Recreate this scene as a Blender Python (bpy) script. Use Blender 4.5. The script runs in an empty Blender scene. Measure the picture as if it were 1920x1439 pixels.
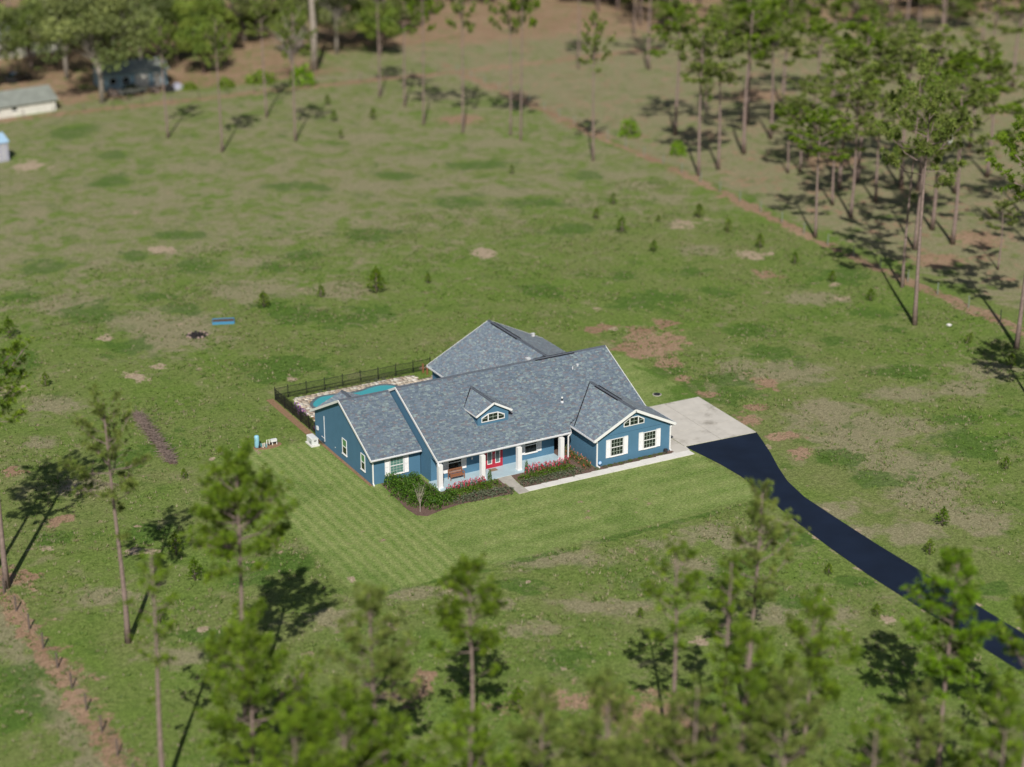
import bpy, math, random
import numpy as np
from mathutils import Vector

# ------------------------------------------------------------------ camera, light, exposure
sc = bpy.context.scene
COL = sc.collection
rad = math.radians
cam_data = bpy.data.cameras.new('camera')
cam = bpy.data.objects.new('camera', cam_data)
COL.objects.link(cam)
cam.location = (-59.263, -130.07, 65.358)
cam.rotation_euler = (rad(90 - 21.544), 0, rad(-29.164))
cam_data.sensor_width = 36
cam_data.sensor_fit = 'HORIZONTAL'
cam_data.lens = 66.012
cam_data.clip_start = 1
cam_data.clip_end = 9000
cam_data.dof.use_dof = True
cam_data.dof.focus_distance = 157
cam_data.dof.aperture_fstop = 0.070
sc.camera = cam

SUN_AZ, SUN_EL = rad(29.5), rad(41.2)          # heading the light travels to, height of the sun
world = bpy.data.worlds.new('World')
sc.world = world
world.use_nodes = True
wn = world.node_tree
wn.nodes.clear()
wo = wn.nodes.new('ShaderNodeOutputWorld')
wb = wn.nodes.new('ShaderNodeBackground')
sky = wn.nodes.new('ShaderNodeTexSky')
sky.sky_type = 'NISHITA'
sky.sun_disc = False
sky.sun_elevation = SUN_EL
sky.sun_rotation = SUN_AZ + math.pi
sky.air_density = 1.0
sky.dust_density = 1.2
wb.inputs['Strength'].default_value = 0.05
wn.links.new(sky.outputs[0], wb.inputs[0])
wn.links.new(wb.outputs[0], wo.inputs[0])
sl = bpy.data.lights.new('sun', 'SUN')
sl.energy = 4.65
sl.angle = rad(0.53)
sl.color = (1.0, 0.955, 0.88)
sun = bpy.data.objects.new('sun', sl)
COL.objects.link(sun)
sd = Vector((math.sin(SUN_AZ) * math.cos(SUN_EL), math.cos(SUN_AZ) * math.cos(SUN_EL), -math.sin(SUN_EL)))
sun.rotation_euler = sd.to_track_quat('-Z', 'Y').to_euler()
sun.location = (-80, -150, 160)
sc.view_settings.view_transform = 'Standard'
sc.view_settings.look = 'None'
sc.view_settings.gamma = 1
sc.view_settings.use_curve_mapping = False
sc.view_settings.exposure = 0.0
sc.render.engine = 'CYCLES'
sc.cycles.use_denoising = True
sc.cycles.max_bounces = 6
sc.cycles.transparent_max_bounces = 4

random.seed(11)
RNG = np.random.default_rng(11)
YAW = rad(29.164)

# ------------------------------------------------------------------ materials
def s2l(c):
    return tuple((x / 12.92 if x <= .04045 else ((x + .055) / 1.055) ** 2.4) for x in c)

def new_mat(name):
    m = bpy.data.materials.new(name)
    m.use_nodes = True
    nt = m.node_tree
    bs = nt.nodes['Principled BSDF']
    return m, nt, bs

def nd(nt, typ, **kw):
    n = nt.nodes.new(typ)
    for k, v in kw.items():
        setattr(n, k, v)
    return n

def noise(nt, vec, scale, detail=4, rough=.55, dist=0.0):
    n = nd(nt, 'ShaderNodeTexNoise')
    n.inputs['Scale'].default_value = scale
    n.inputs['Detail'].default_value = detail
    n.inputs['Roughness'].default_value = rough
    n.inputs['Distortion'].default_value = dist
    nt.links.new(vec, n.inputs['Vector'])
    return n.outputs['Fac']

def math_(nt, op, a, b=None, c=None, clamp=False):
    n = nd(nt, 'ShaderNodeMath', operation=op)
    n.use_clamp = clamp
    for i, v in enumerate((a, b, c)):
        if v is None: continue
        if isinstance(v, (int, float)): n.inputs[i].default_value = v
        else: nt.links.new(v, n.inputs[i])
    return n.outputs[0]

def mapr(nt, v, a, b, c=0.0, d=1.0, smooth=False):
    n = nd(nt, 'ShaderNodeMapRange')
    if smooth: n.interpolation_type = 'SMOOTHSTEP'
    nt.links.new(v, n.inputs[0])
    for i, x in zip((1, 2, 3, 4), (a, b, c, d)): n.inputs[i].default_value = x
    return n.outputs[0]

def mix(nt, f, a, b, mode='MIX'):
    n = nd(nt, 'ShaderNodeMix', data_type='RGBA', blend_type=mode)
    if isinstance(f, (int, float)): n.inputs[0].default_value = f
    else: nt.links.new(f, n.inputs[0])
    for i, v in ((6, a), (7, b)):
        if isinstance(v, tuple): n.inputs[i].default_value = (*v, 1) if len(v) == 3 else v
        else: nt.links.new(v, n.inputs[i])
    return n.outputs[2]

def bump(nt, bs, h, strength, dist=.02):
    n = nd(nt, 'ShaderNodeBump')
    n.inputs['Strength'].default_value = strength
    n.inputs['Distance'].default_value = dist
    nt.links.new(h, n.inputs['Height'])
    nt.links.new(n.outputs[0], bs.inputs['Normal'])

def plain(name, colr, rough=.6, var=.12, vscale=2.0, metal=0.0, spec=.5, bmp=0.0, bscale=40, grime=None):
    """A surface of one colour with mottling of its own."""
    m, nt, bs = new_mat(name)
    tc = nd(nt, 'ShaderNodeTexCoord')
    f = noise(nt, tc.outputs['Object'], vscale, 6, .6)
    k = mapr(nt, f, .25, .75, 1 - var, 1 + var)
    n = nd(nt, 'ShaderNodeVectorMath', operation='SCALE')
    n.inputs[0].default_value = colr
    nt.links.new(k, n.inputs['Scale'])
    c = n.outputs[0]
    if grime:
        g = noise(nt, tc.outputs['Object'], grime[1], 5, .65)
        c = mix(nt, mapr(nt, g, grime[2], grime[3], 0, 1, True), c, grime[0])
    nt.links.new(c, bs.inputs['Base Color'])
    bs.inputs['Roughness'].default_value = rough
    bs.inputs['Metallic'].default_value = metal
    bs.inputs['Specular IOR Level'].default_value = spec
    if bmp: bump(nt, bs, noise(nt, tc.outputs['Object'], bscale, 5, .6), bmp, .01)
    return m

def attr_mat(name, rough=.75, transl=0.0, spec=.3, vscale=0.0, var=.15):
    """Colour comes from the mesh's own per-face colour (shingle, leaf, stone)."""
    m, nt, bs = new_mat(name)
    a = nd(nt, 'ShaderNodeAttribute', attribute_name='tint')
    c = a.outputs['Color']
    if vscale:
        tc = nd(nt, 'ShaderNodeTexCoord')
        k = mapr(nt, noise(nt, tc.outputs['Object'], vscale, 4, .6), .25, .75, 1 - var, 1 + var)
        n = nd(nt, 'ShaderNodeVectorMath', operation='SCALE')
        nt.links.new(c, n.inputs[0]); nt.links.new(k, n.inputs['Scale'])
        c = n.outputs[0]
    nt.links.new(c, bs.inputs['Base Color'])
    bs.inputs['Roughness'].default_value = rough
    bs.inputs['Specular IOR Level'].default_value = spec
    if name == 'shingle_tint':
        bs.inputs['Diffuse Roughness'].default_value = 1.0
        bs.inputs['Sheen Weight'].default_value = .06
        bs.inputs['Sheen Roughness'].default_value = .6
    if transl:
        out = nt.nodes['Material Output']
        tr = nd(nt, 'ShaderNodeBsdfTranslucent')
        nt.links.new(c, tr.inputs['Color'])
        ms = nd(nt, 'ShaderNodeMixShader')
        ms.inputs[0].default_value = transl
        nt.links.new(bs.outputs[0], ms.inputs[1]); nt.links.new(tr.outputs[0], ms.inputs[2])
        nt.links.new(ms.outputs[0], out.inputs['Surface'])
    return m

M = {}
M['blue_wall'] = plain('painted_stucco_blue', (.080, .185, .285), .85, .07, 1.3, spec=.2, bmp=.25, bscale=60)
M['white'] = plain('white_trim', (.80, .80, .79), .5, .04, 3)
M['shutter'] = plain('white_shutter', (.78, .78, .78), .5, .04, 3)
M['gutter'] = plain('white_gutter', (.70, .71, .73), .4, .05, 3)
M['pale_shutter'] = M['white']
M['porch'] = plain('porch_paint', (.42, .54, .60), .5, .06, 2)
M['soffit'] = plain('soffit', (.42, .42, .42), .7, .05, 3)
M['glass'] = plain('window_glass', (.012, .02, .018), .04, .3, .8, spec=.6)
M['glass_teal'] = plain('blind_behind_glass', (.10, .22, .19), .12, .35, 6, spec=.6)
M['glass_green'] = plain('upper_sash_green', (.09, .25, .11), .15, .15, 2, spec=.5)
M['muntin'] = plain('muntin', (.45, .52, .45), .5, .05, 3)
M['red_door'] = plain('red_door', (.42, .022, .045), .35, .08, 3)
M['door_glass'] = plain('leaded_door_glass', (.10, .15, .15), .08, .5, 9, spec=.6)
M['metal'] = plain('grey_metal', (.35, .36, .37), .4, .1, 8, metal=.6)
M['black_metal'] = plain('black_metal', (.012, .012, .014), .45, .1, 8)
M['dark'] = plain('dark_plastic', (.02, .02, .022), .5, .1, 8)
M['ridge'] = plain('ridge_cap', (.10, .115, .14), .9, .25, 5, spec=.15)
M['ridge_gap'] = plain('ridge_vent_black', (.018, .018, .022), .9, .2, 5, spec=.1)
M['shingle'] = attr_mat('shingle_tint', .9, 0, .15, 9.0, .2)
M['deckbase'] = plain('roof_deck', (.10, .115, .145), .95, .1, 3, spec=.1)
M['bark'] = plain('pine_bark', (.24, .18, .16), .95, .35, 4, spec=.1, bmp=.6, bscale=14)
M['bark_pale'] = plain('oak_bark', (.26, .23, .20), .95, .3, 3, spec=.1, bmp=.6, bscale=10)
M['deadwood'] = plain('dead_wood', (.36, .31, .27), .95, .25, 3, spec=.1)
M['needles'] = attr_mat('needle_tint', .6, .25, .25)
M['leaves'] = attr_mat('leaf_tint', .55, .25, .3)
M['petal'] = attr_mat('petal_tint', .6, .25, .2)
M['paver'] = attr_mat('paver_tint', .8, 0, .3, 20, .12)
M['concrete'] = plain('concrete', (.56, .53, .48), .85, .10, .9, spec=.25, bmp=.1, bscale=60,
                      grime=((.30, .275, .235), .33, .52, .72))
M['walk'] = plain('walk_concrete', (.70, .68, .64), .85, .08, 1.5, spec=.25, bmp=.1, bscale=60)
M['walk_old'] = plain('old_walk_concrete', (.42, .395, .35), .85, .18, 1.5, spec=.25, bmp=.1, bscale=60)
M['asphalt'] = plain('sealed_asphalt', (.0085, .0150, .033), .62, .28, .35, spec=.3, bmp=.3, bscale=80)
M['mulch'] = plain('bark_mulch', (.15, .10, .082), .95, .5, 9, spec=.1, bmp=.8, bscale=18)
M['mulch_red'] = plain('sandy_mulch', (.26, .165, .10), .95, .35, 6, spec=.1, bmp=.6, bscale=18)
M['pool_tile'] = plain('pool_coping', (.12, .15, .17), .5, .2, 6)
M['pool_floor'] = plain('pool_plaster', (.02, .56, .66), .6, .05, 1)
M['gen'] = plain('cream_enclosure', (.70, .71, .72), .4, .04, 4)
M['tank'] = plain('blue_tank', (.27, .55, .70), .4, .05, 3)
M['pvc'] = plain('white_pipe', (.72, .72, .66), .4, .06, 5)
M['pvc_green'] = plain('teal_pipe', (.14, .36, .38), .4, .1, 5)
M['wood'] = plain('teak_bench', (.27, .115, .06), .55, .2, 8)
M['post_wood'] = plain('weathered_post', (.13, .10, .085), .9, .3, 6)
M['post_pale'] = plain('pale_post', (.20, .235, .20), .7, .2, 6)
M['mat'] = plain('coir_mat', (.24, .17, .11), .95, .2, 12)
M['sign'] = plain('sign_blue', (.20, .42, .75), .5, .05, 4)
M['terracotta'] = plain('pot', (.03, .03, .035), .5, .1, 6)
M['raised_blue'] = plain('blue_panel', (.06, .24, .42), .5, .1, 4)
M['soil'] = plain('soil', (.10, .065, .045), .95, .4, 7, bmp=.6, bscale=20)
M['ash'] = plain('ash', (.022, .018, .02), .95, .5, 6)
M['stone'] = plain('stone', (.30, .22, .19), .9, .3, 4)
M['rusty_tin'] = plain('old_tin_roof', (.27, .29, .26), .6, .2, 1, metal=.2)
M['white_side'] = plain('white_siding', (.68, .66, .60), .7, .12, 1.5)
M['blue_side'] = plain('blue_siding', (.28, .42, .50), .7, .2, 1)
M['coop'] = plain('coop_tin', (.34, .50, .66), .45, .1, 2)
M['coop_wall'] = plain('coop_mesh_wall', (.42, .42, .52), .6, .1, 4)

# ------------------------------------------------------------------ mesh helpers
def mesh_np(name, V, F, cols=None, smooth=False):
    """V (n,3), F (m,k) all faces with k corners; cols (m,3) one colour per face."""
    V = np.asarray(V, np.float32); F = np.asarray(F, np.int32)
    k = F.shape[1]
    me = bpy.data.meshes.new(name)
    me.vertices.add(len(V)); me.vertices.foreach_set('co', V.ravel())
    me.loops.add(F.size); me.loops.foreach_set('vertex_index', F.ravel())
    me.polygons.add(len(F))
    me.polygons.foreach_set('loop_start', np.arange(0, F.size, k, dtype=np.int32))
    me.polygons.foreach_set('loop_total', np.full(len(F), k, np.int32))
    if smooth: me.polygons.foreach_set('use_smooth', np.ones(len(F), bool))
    if cols is not None:
        a = me.color_attributes.new('tint', 'FLOAT_COLOR', 'CORNER')
        c = np.ones((len(F), k, 4), np.float32)
        c[:, :, :3] = np.asarray(cols, np.float32)[:, None, :]
        a.data.foreach_set('color', c.ravel())
    me.update(calc_edges=True)
    return me

def setp(o, label=None, cat=None, group=None, kind=None):
    if label: o['label'] = label
    if cat: o['category'] = cat
    if group: o['group'] = group
    if kind: o['kind'] = kind
    return o

def link(name, me, mat=None, parent=None, loc=None):
    o = bpy.data.objects.new(name, me)
    COL.objects.link(o)
    if mat is not None and not me.materials: me.materials.append(mat)
    if parent is not None: o.parent = parent
    if loc is not None: o.location = loc
    return o

def empty(name, loc=(0, 0, 0), rz=0, **kw):
    o = bpy.data.objects.new(name, None)
    COL.objects.link(o)
    o.location = loc; o.rotation_euler = (0, 0, rz)
    o.empty_display_size = .2
    return setp(o, **kw)

class MB:
    def __init__(s): s.v = []; s.f = []
    def face(s, pts):
        n = len(s.v); s.v += [tuple(p) for p in pts]; s.f.append(tuple(range(n, n + len(pts)))); return s
    def box(s, a, b):
        (x0, y0, z0), (x1, y1, z1) = a, b
        n = len(s.v)
        s.v += [(x0,y0,z0),(x1,y0,z0),(x1,y1,z0),(x0,y1,z0),(x0,y0,z1),(x1,y0,z1),(x1,y1,z1),(x0,y1,z1)]
        s.f += [tuple(n + i for i in q) for q in ((0,3,2,1),(4,5,6,7),(0,1,5,4),(1,2,6,5),(2,3,7,6),(3,0,4,7))]
        return s
    def prism(s, poly, d):
        """Extrude the planar polygon by vector d."""
        n = len(s.v); k = len(poly); d = Vector(d)
        s.v += [tuple(p) for p in poly] + [tuple(Vector(p) + d) for p in poly]
        s.f.append(tuple(range(n + k - 1, n - 1, -1))); s.f.append(tuple(range(n + k, n + 2 * k)))
        for i in range(k):
            j = (i + 1) % k
            s.f.append((n + i, n + j, n + k + j, n + k + i))
        return s
    def beam(s, a, b, w, h, up=(0, 0, 1)):
        """Box from a to b, w wide, h tall, centred on the line."""
        a = Vector(a); b = Vector(b); t = (b - a).normalized()
        u = Vector(up); r = t.cross(u).normalized(); u = r.cross(t)
        q = [a + r * sx * w / 2 + u * sz * h / 2 for sx, sz in ((-1,-1),(1,-1),(1,1),(-1,1))]
        return s.prism(q, b - a)
    def tube(s, pts, rads, sides=6, cap=True):
        pts = [Vector(p) for p in pts]; n0 = len(s.v)
        for i, p in enumerate(pts):
            t = (pts[min(i + 1, len(pts) - 1)] - pts[max(i - 1, 0)]).normalized()
            a = t.orthogonal().normalized() if abs(t.z) < .99 else Vector((1, 0, 0))
            if abs(t.z) > .3: a = (Vector((1, 0, 0)) - t * t.x).normalized()
            b = t.cross(a)
            for k in range(sides):
                w = 2 * math.pi * k / sides
                s.v.append(tuple(p + (a * math.cos(w) + b * math.sin(w)) * rads[i]))
        for i in range(len(pts) - 1):
            for k in range(sides):
                j = (k + 1) % sides
                s.f.append((n0 + i * sides + k, n0 + i * sides + j, n0 + (i + 1) * sides + j, n0 + (i + 1) * sides + k))
        if cap:
            s.f.append(tuple(n0 + k for k in range(sides - 1, -1, -1)))
            e = n0 + (len(pts) - 1) * sides
            s.f.append(tuple(e + k for k in range(sides)))
        return s
    def lathe(s, prof, c=(0, 0, 0), sides=16):
        n0 = len(s.v)
        for r, z in prof:
            for k in range(sides):
                w = 2 * math.pi * k / sides
                s.v.append((c[0] + r * math.cos(w), c[1] + r * math.sin(w), c[2] + z))
        for i in range(len(prof) - 1):
            for k in range(sides):
                j = (k + 1) % sides
                s.f.append((n0 + i * sides + k, n0 + i * sides + j, n0 + (i + 1) * sides + j, n0 + (i + 1) * sides + k))
        s.f.append(tuple(n0 + k for k in range(sides - 1, -1, -1)))
        e = n0 + (len(prof) - 1) * sides
        s.f.append(tuple(e + k for k in range(sides)))
        return s
    def mesh(s, name, smooth=False):
        me = bpy.data.meshes.new(name)
        me.from_pydata(s.v, [], s.f)
        if smooth:
            for p in me.polygons: p.use_smooth = True
        me.update()
        return me
    def build(s, name, mat, parent=None, loc=None, smooth=False):
        return link(name, s.mesh(name, smooth), mat, parent, loc)

def copy_tree(o, parent=None):
    c = o.copy(); COL.objects.link(c)
    if parent is not None: c.parent = parent
    for ch in list(o.children): copy_tree(ch, c)
    return c

# ------------------------------------------------------------------ ground
PATCH={'g':[(14.4,131.3,3.1,4.6),(15.4,115.5,2.2,2.4),(11.1,102.3,2.8,2.7),(-7.2,71.3,2.7,2.8),(3.2,70.1,1.8,1.9),(8.0,62.9,2.7,3.0),(15.5,58.8,1.8,1.8),(10.5,45.9,2.1,2.1),(-7.4,53.8,2.5,3.5),(-12.3,61.9,2.6,1.6),(0.1,55.0,2.2,1.6),(1.5,49.5,2.0,2.1),(-18.2,42.8,3.1,3.8),(20.2,60.7,2.1,1.8),(11.5,42.5,3.3,3.1),(14.7,38.8,3.3,2.3),(18.3,38.7,2.8,2.4),(-12.5,17.2,1.9,2.4),(-16.4,15.4,2.3,2.3),(-7.6,42.1,2.4,2.4),(4.5,28.6,4.1,3.7),(47.6,36.6,2.1,1.7),(55.1,34.6,2.4,1.7),(37.3,37.1,2.3,2.2),(49.6,15.8,2.5,1.9),(68.8,24.9,2.7,3.1),(56.0,-1.5,3.1,2.0),(64.2,13.3,2.5,1.7),(62.4,8.7,1.5,1.3),(55.2,9.0,1.5,1.3),(52.3,-12.5,2.4,1.3),(49.8,-18.0,3.5,2.7),(57.8,-14.1,1.5,1.1),(37.0,4.2,3.5,4.2),(35.8,9.7,2.1,2.0),(47.0,28.7,3.4,2.5),(54.0,26.8,2.3,1.8),(43.6,28.6,2.8,2.1),(47.8,9.7,2.6,2.1),(2.1,-21.8,2.2,1.2),(-0.6,-32.5,2.0,1.5),(9.7,-26.0,1.6,1.2),(-26.1,3.0,1.5,1.3),(-19.1,0.2,1.7,1.8),(-21.3,-17.2,2.3,1.1),(-14.6,-10.6,1.8,1.8),(-11.8,-10.1,1.6,1.8),(-33.3,-16.4,2.2,1.9),(-35.3,-20.8,0.9,3.5),(-12.3,-28.1,1.5,1.4),(18.6,-33.8,2.3,1.0),(24.2,-33.1,1.6,0.9),(24.3,-24.9,1.7,1.9),(37.7,-19.7,2.7,2.0),(37.0,-14.2,2.3,1.6),(32.6,-38.8,1.6,1.2),(18.0,-26.7,1.6,1.6),(45.7,71.7,3.3,2.4),(29.9,64.8,3.8,2.2),(44.2,87.0,2.8,2.1),(31.0,88.3,4.1,2.1),(66.3,74.8,2.8,2.1),(56.6,86.4,4.3,2.2),(53.9,67.2,4.0,2.4),(52.1,55.1,2.6,2.2),(10.0,75.8,3.2,1.8)],'t':[(23.5,103.1,5.3,3.4),(31.9,97.5,2.8,2.2),(10.4,92.6,4.0,2.2),(14.9,91.5,3.0,2.0),(-2.4,92.9,3.0,2.2),(38.9,84.0,4.5,2.6),(47.3,80.8,3.5,2.3),(10.0,52.2,5.2,4.1),(-1.4,44.0,4.9,6.7),(-8.5,57.4,4.0,3.6),(-3.7,48.9,3.3,3.7),(-18.2,30.2,2.5,2.4),(-21.9,22.4,1.9,1.2),(18.6,47.4,2.9,3.3),(13.9,61.9,3.0,2.4),(50.3,93.0,4.3,2.9),(64.0,95.5,6.0,3.7),(53.3,73.1,4.8,3.0),(30.6,77.3,3.3,1.9),(59.1,64.3,3.3,2.4),(64.5,50.7,2.3,2.3),(69.2,60.1,2.7,2.2),(69.6,67.0,3.4,2.1),(46.1,4.0,3.6,3.2),(43.9,-9.9,6.7,3.6),(40.8,-12.3,3.7,3.0),(41.1,-19.1,4.5,4.6),(39.1,-24.1,3.5,2.7),(43.8,-5.6,2.9,2.6),(51.9,-5.6,3.0,1.9),(41.6,6.4,2.6,3.6),(62.0,20.4,3.4,2.2),(62.7,-5.2,3.1,2.7),(58.1,-7.4,3.0,2.0),(30.3,-22.7,2.6,1.8),(33.0,-28.7,2.9,2.0),(39.1,-29.9,3.0,2.5),(5.3,-18.6,4.1,1.5),(-5.9,-18.3,3.9,1.4),(5.5,-27.5,3.1,1.3),(19.4,-21.1,2.1,1.4),(15.8,-21.3,2.1,1.3),(15.2,-25.1,2.0,1.4),(-1.9,-22.5,3.1,1.2),(19.6,-36.3,1.9,1.5),(15.9,-34.2,1.9,1.5),(-12.4,-19.4,2.3,1.4),(-0.4,-27.8,2.3,1.1),(-20.9,11.6,2.7,1.5),(24.4,-22.8,1.3,1.4),(20.1,-23.7,1.7,1.3),(29.3,-26.6,1.7,1.4),(-24.0,-19.1,2.2,1.4),(-11.5,0.5,1.3,1.4),(-25.5,-8.4,2.0,1.5),(50.2,106.5,4.5,3.7),(71.8,125.3,5.0,4.5),(69.4,73.1,4.2,2.7),(61.2,40.3,2.5,1.9)],'d':[(39.7,17.6,2.9,3.8),(37.1,16.5,2.7,2.5),(36.4,23.4,1.7,1.5),(43.7,21.6,1.4,1.0),(62.1,29.7,1.3,1.7),(35.3,-12.0,1.2,1.4),(35.9,-4.1,1.2,1.1),(42.6,2.7,1.0,1.4),(37.3,12.1,1.5,1.3),(36.3,7.8,1.1,1.1),(-24.7,6.4,0.9,0.8),(0.2,-42.1,2.4,3.3),(-0.6,-40.1,2.1,1.7),(-12.3,-31.3,1.6,1.2),(-6.9,-37.0,1.4,0.9),(-1.0,-37.5,1.1,0.7),(66.7,110.2,3.5,2.7),(-25.4,17.2,1.1,1.1),(-25.8,5.6,0.7,0.6),(-10.2,-29.6,1.1,0.7),(-30.5,-2.3,1.6,1.3),(-3.3,-37.1,1.4,1.0),(1.2,-45.5,2.0,1.9),(36.2,-8.4,1.4,1.1),(38.2,-1.7,1.2,1.0),(36.2,3.1,1.0,0.9),(91.6,28.3,3.1,3.5),(82.3,24.1,3.6,2.5),(99.8,65.7,4.3,4.1),(113.8,102.2,5.0,4.5)],'s':[(-8.4,45.5,0.9,1.0),(-9.2,34.1,1.0,0.9),(-6.3,34.9,1.1,0.7),(-8.7,32.1,1.4,0.6),(-20.5,35.6,1.4,1.1),(-21.7,11.4,1.2,0.9),(-21.0,-2.4,1.2,0.7),(6.4,71.3,1.7,1.5),(38.3,51.8,1.7,1.6),(65.1,36.3,1.7,1.8),(65.2,50.4,1.9,2.0),(64.7,18.9,0.9,0.7),(66.3,23.1,0.8,0.7),(16.8,35.4,0.5,0.5),(15.8,22.4,0.4,0.4),(8.8,30.9,0.4,0.5),(5.3,27.9,0.6,0.6),(3.7,25.5,0.6,0.6),(-0.4,45.2,0.3,0.5),(39.6,29.2,0.7,0.7),(37.8,22.6,0.5,0.6),(2.8,-21.4,0.3,0.3),(-8.9,-22.3,0.5,0.4),(-8.5,-14.5,0.3,0.3),(-2.8,-19.6,0.3,0.3),(-9.8,11.7,0.5,0.5),(-1.4,-33.3,0.5,0.4),(9.1,-35.3,0.7,0.6),(22.7,-38.9,0.8,0.6),(18.7,-39.3,0.8,0.6),(-21.0,-16.4,0.5,0.5),(-29.8,-12.4,0.4,0.5),(-27.2,1.7,0.7,0.5),(3.9,115.4,2.1,2.9)]}
FGT=[('A', -31.39, -3.25, 25.2, 3.57, 0.6), ('A2', -34.48, -5.33, 26.5, 3.47, 0.6), ('B', -26.35, -15.66, 18.2, 3.05, 0.6), ('C', -30.39, -35.13, 16.5, 1.71, 0.55), ('D', -23.73, -31.96, 19.6, 3.24, 0.63), ('E', -26.81, -40.9, 13.9, 2.89, 0.35), ('F', -20.02, -43.12, 14.9, 2.3, 0.5), ('G', -13.76, -43.58, 15.4, 2.35, 0.62), ('H', -2.63, -48.7, 16.4, 2.05, 0.6), ('K', -1.05, -51.74, 16.1, 1.4, 0.6), ('I', 5.84, -44.93, 16.5, 2.51, 0.5), ('J', 2.43, -54.95, 14.1, 2.01, 0.5), ('L', 12.22, -56.14, 15.2, 2.62, 0.45), ('M', 15.35, -60.2, 15.1, 2.03, 0.45), ('N1', -11.71, -55.45, 13.3, 2.18, 0.45), ('N2', -15.36, -54.53, 13.1, 1.73, 0.5), ('O1', -4.67, -58.23, 15.9, 2.18, 0.4), ('O2', -4.01, -61.38, 14.3, 2.29, 0.4), ('Q', -24.83, -49.82, 13.3, 2.44, 0.4), ('Q2', -27.86, -49.75, 12.7, 2.41, 0.4), ('R', -0.88, -64.74, 12.9, 1.84, 0.45), ('S', 5.3, -68.17, 13.2, 2.12, 0.45), ('T', -9.1, -60.17, 14.5, 1.97, 0.45)]
BGT=[(65.6,8.8,23.7,4.0),(72.5,18.7,22.9,3.1),(69.9,-1.7,22.7,4.3),(85.8,18.2,7.6,2.7),(87.8,28.0,18.3,4.6),(89.5,33.6,18.2,4.4),(82.7,28.5,17.5,3.9),(84.3,42.4,17.1,3.8),(75.4,38.0,14.9,3.4),(91.4,46.5,12.9,3.6),(85.9,48.1,10.2,3.3),(91.1,74.1,19.7,5.0),(83.1,68.9,17.7,3.8),(79.2,67.7,19.7,3.8),(88.7,87.1,17.8,4.5),(101.7,87.9,16.5,5.0),(91.5,53.5,17.6,4.4),(96.0,55.4,19.5,4.4),(99.2,50.7,19.3,5.0),(99.6,47.6,18.5,4.3),(102.7,44.5,17.4,4.7),(111.6,48.3,14.5,4.8),(91.7,62.3,9.7,3.1),(90.1,62.9,8.3,2.8),(97.9,68.1,10.7,4.0),(99.1,78.9,16.7,4.4),(107.1,78.7,15.3,4.9),(117.5,78.4,15.1,5.0),(138.8,78.2,18.0,5.1),(152.6,87.2,17.9,5.0),(144.9,95.9,18.1,5.0),(109.6,126.4,19.1,4.3),(101.8,30.1,15.7,4.7),(91.5,16.8,17.1,4.4),(120.2,61.0,14.8,4.4),(119.5,90.9,16.1,4.8),(113.1,94.4,16.9,4.8)]
MDT=[(25.0,121.1,16.5),(28.8,109.8,18.3),(40.1,110.4,19.1),(41.9,125.8,19.6),(62.1,129.4,19.0),(60.1,110.1,20.4),(62.8,103.1,23.4),(68.0,98.5,22.6),(68.0,95.3,24.1),(71.0,80.9,19.6),(99.6,132.3,19.9),(62.9,122.0,19.2)]
SAP=[(9.15,46.26,1.78),(15.75,46.37,1.45),(21.56,44.78,2.9),(-16.84,50.0,2.28),(-17.39,35.27,1.46),(27.91,45.0,1.23),(56.51,50.62,2.11),(68.09,51.33,1.89),(55.7,42.45,1.54),(67.68,44.7,1.72),(67.25,37.69,1.8),(67.11,30.91,1.51),(66.88,23.87,1.35),(66.42,16.75,1.5),(66.24,1.72,1.36),(56.86,57.01,1.48),(62.15,61.55,1.52),(62.89,52.39,0.94),(36.25,-29.15,1.68),(31.94,-32.55,1.32),(23.05,-31.48,1.03),(48.31,-23.31,1.19),(22.05,-38.25,1.04),(-18.9,-9.01,1.87),(-18.67,-4.28,1.91),(-13.28,8.82,0.98),(-17.87,9.65,1.26),(55.15,116.94,1.76),(49.59,118.5,1.75),(46.27,108.7,1.39),(53.07,128.65,1.64),(58.08,80.26,1.3),(-6.94,-37.09,1.93),(-23.37,-14.05,1.29),(65.52,-5.51,1.54),(106.91,88.03,2.39),(94.34,42.69,1.79),(7.05,-30.2,0.87),(99.88,95.74,9.57)]
RB=[(82.5, 89.8, 3.0, 1.5), (82.7, 77.8, 2.2, 1.2)]

def axis(a, b, c, d, fine, coarse):
    return np.concatenate([np.arange(a, b, coarse), np.arange(b, c, fine), np.arange(c, d + coarse, coarse)])

GX = axis(-110, -22, 46, 240, .33, 1.3)
GY = axis(-100, -24, 26, 300, .33, 1.3)
xx, yy = np.meshgrid(GX, GY)
nx, ny = len(GX), len(GY)

def field(kind, soft=1.0):
    f = np.zeros_like(xx)
    cy, sy = math.cos(YAW), math.sin(YAW)
    for (x, y, rx, ry) in PATCH[kind]:
        dx, dy = xx - x, yy - y
        u = (dx * cy - dy * sy) / rx; v = (dx * sy + dy * cy) / ry
        d = np.sqrt(u * u + v * v)
        f = np.maximum(f, 1.15 * np.exp(-.75 * d * d))
    return f

def box_mask(x0, x1, y0, y1, s=.4):
    g = lambda t, a, b: np.clip((t - a) / s + .5, 0, 1) * np.clip((b - t) / s + .5, 0, 1)
    return g(xx, x0, x1) * g(yy, y0, y1)

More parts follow.
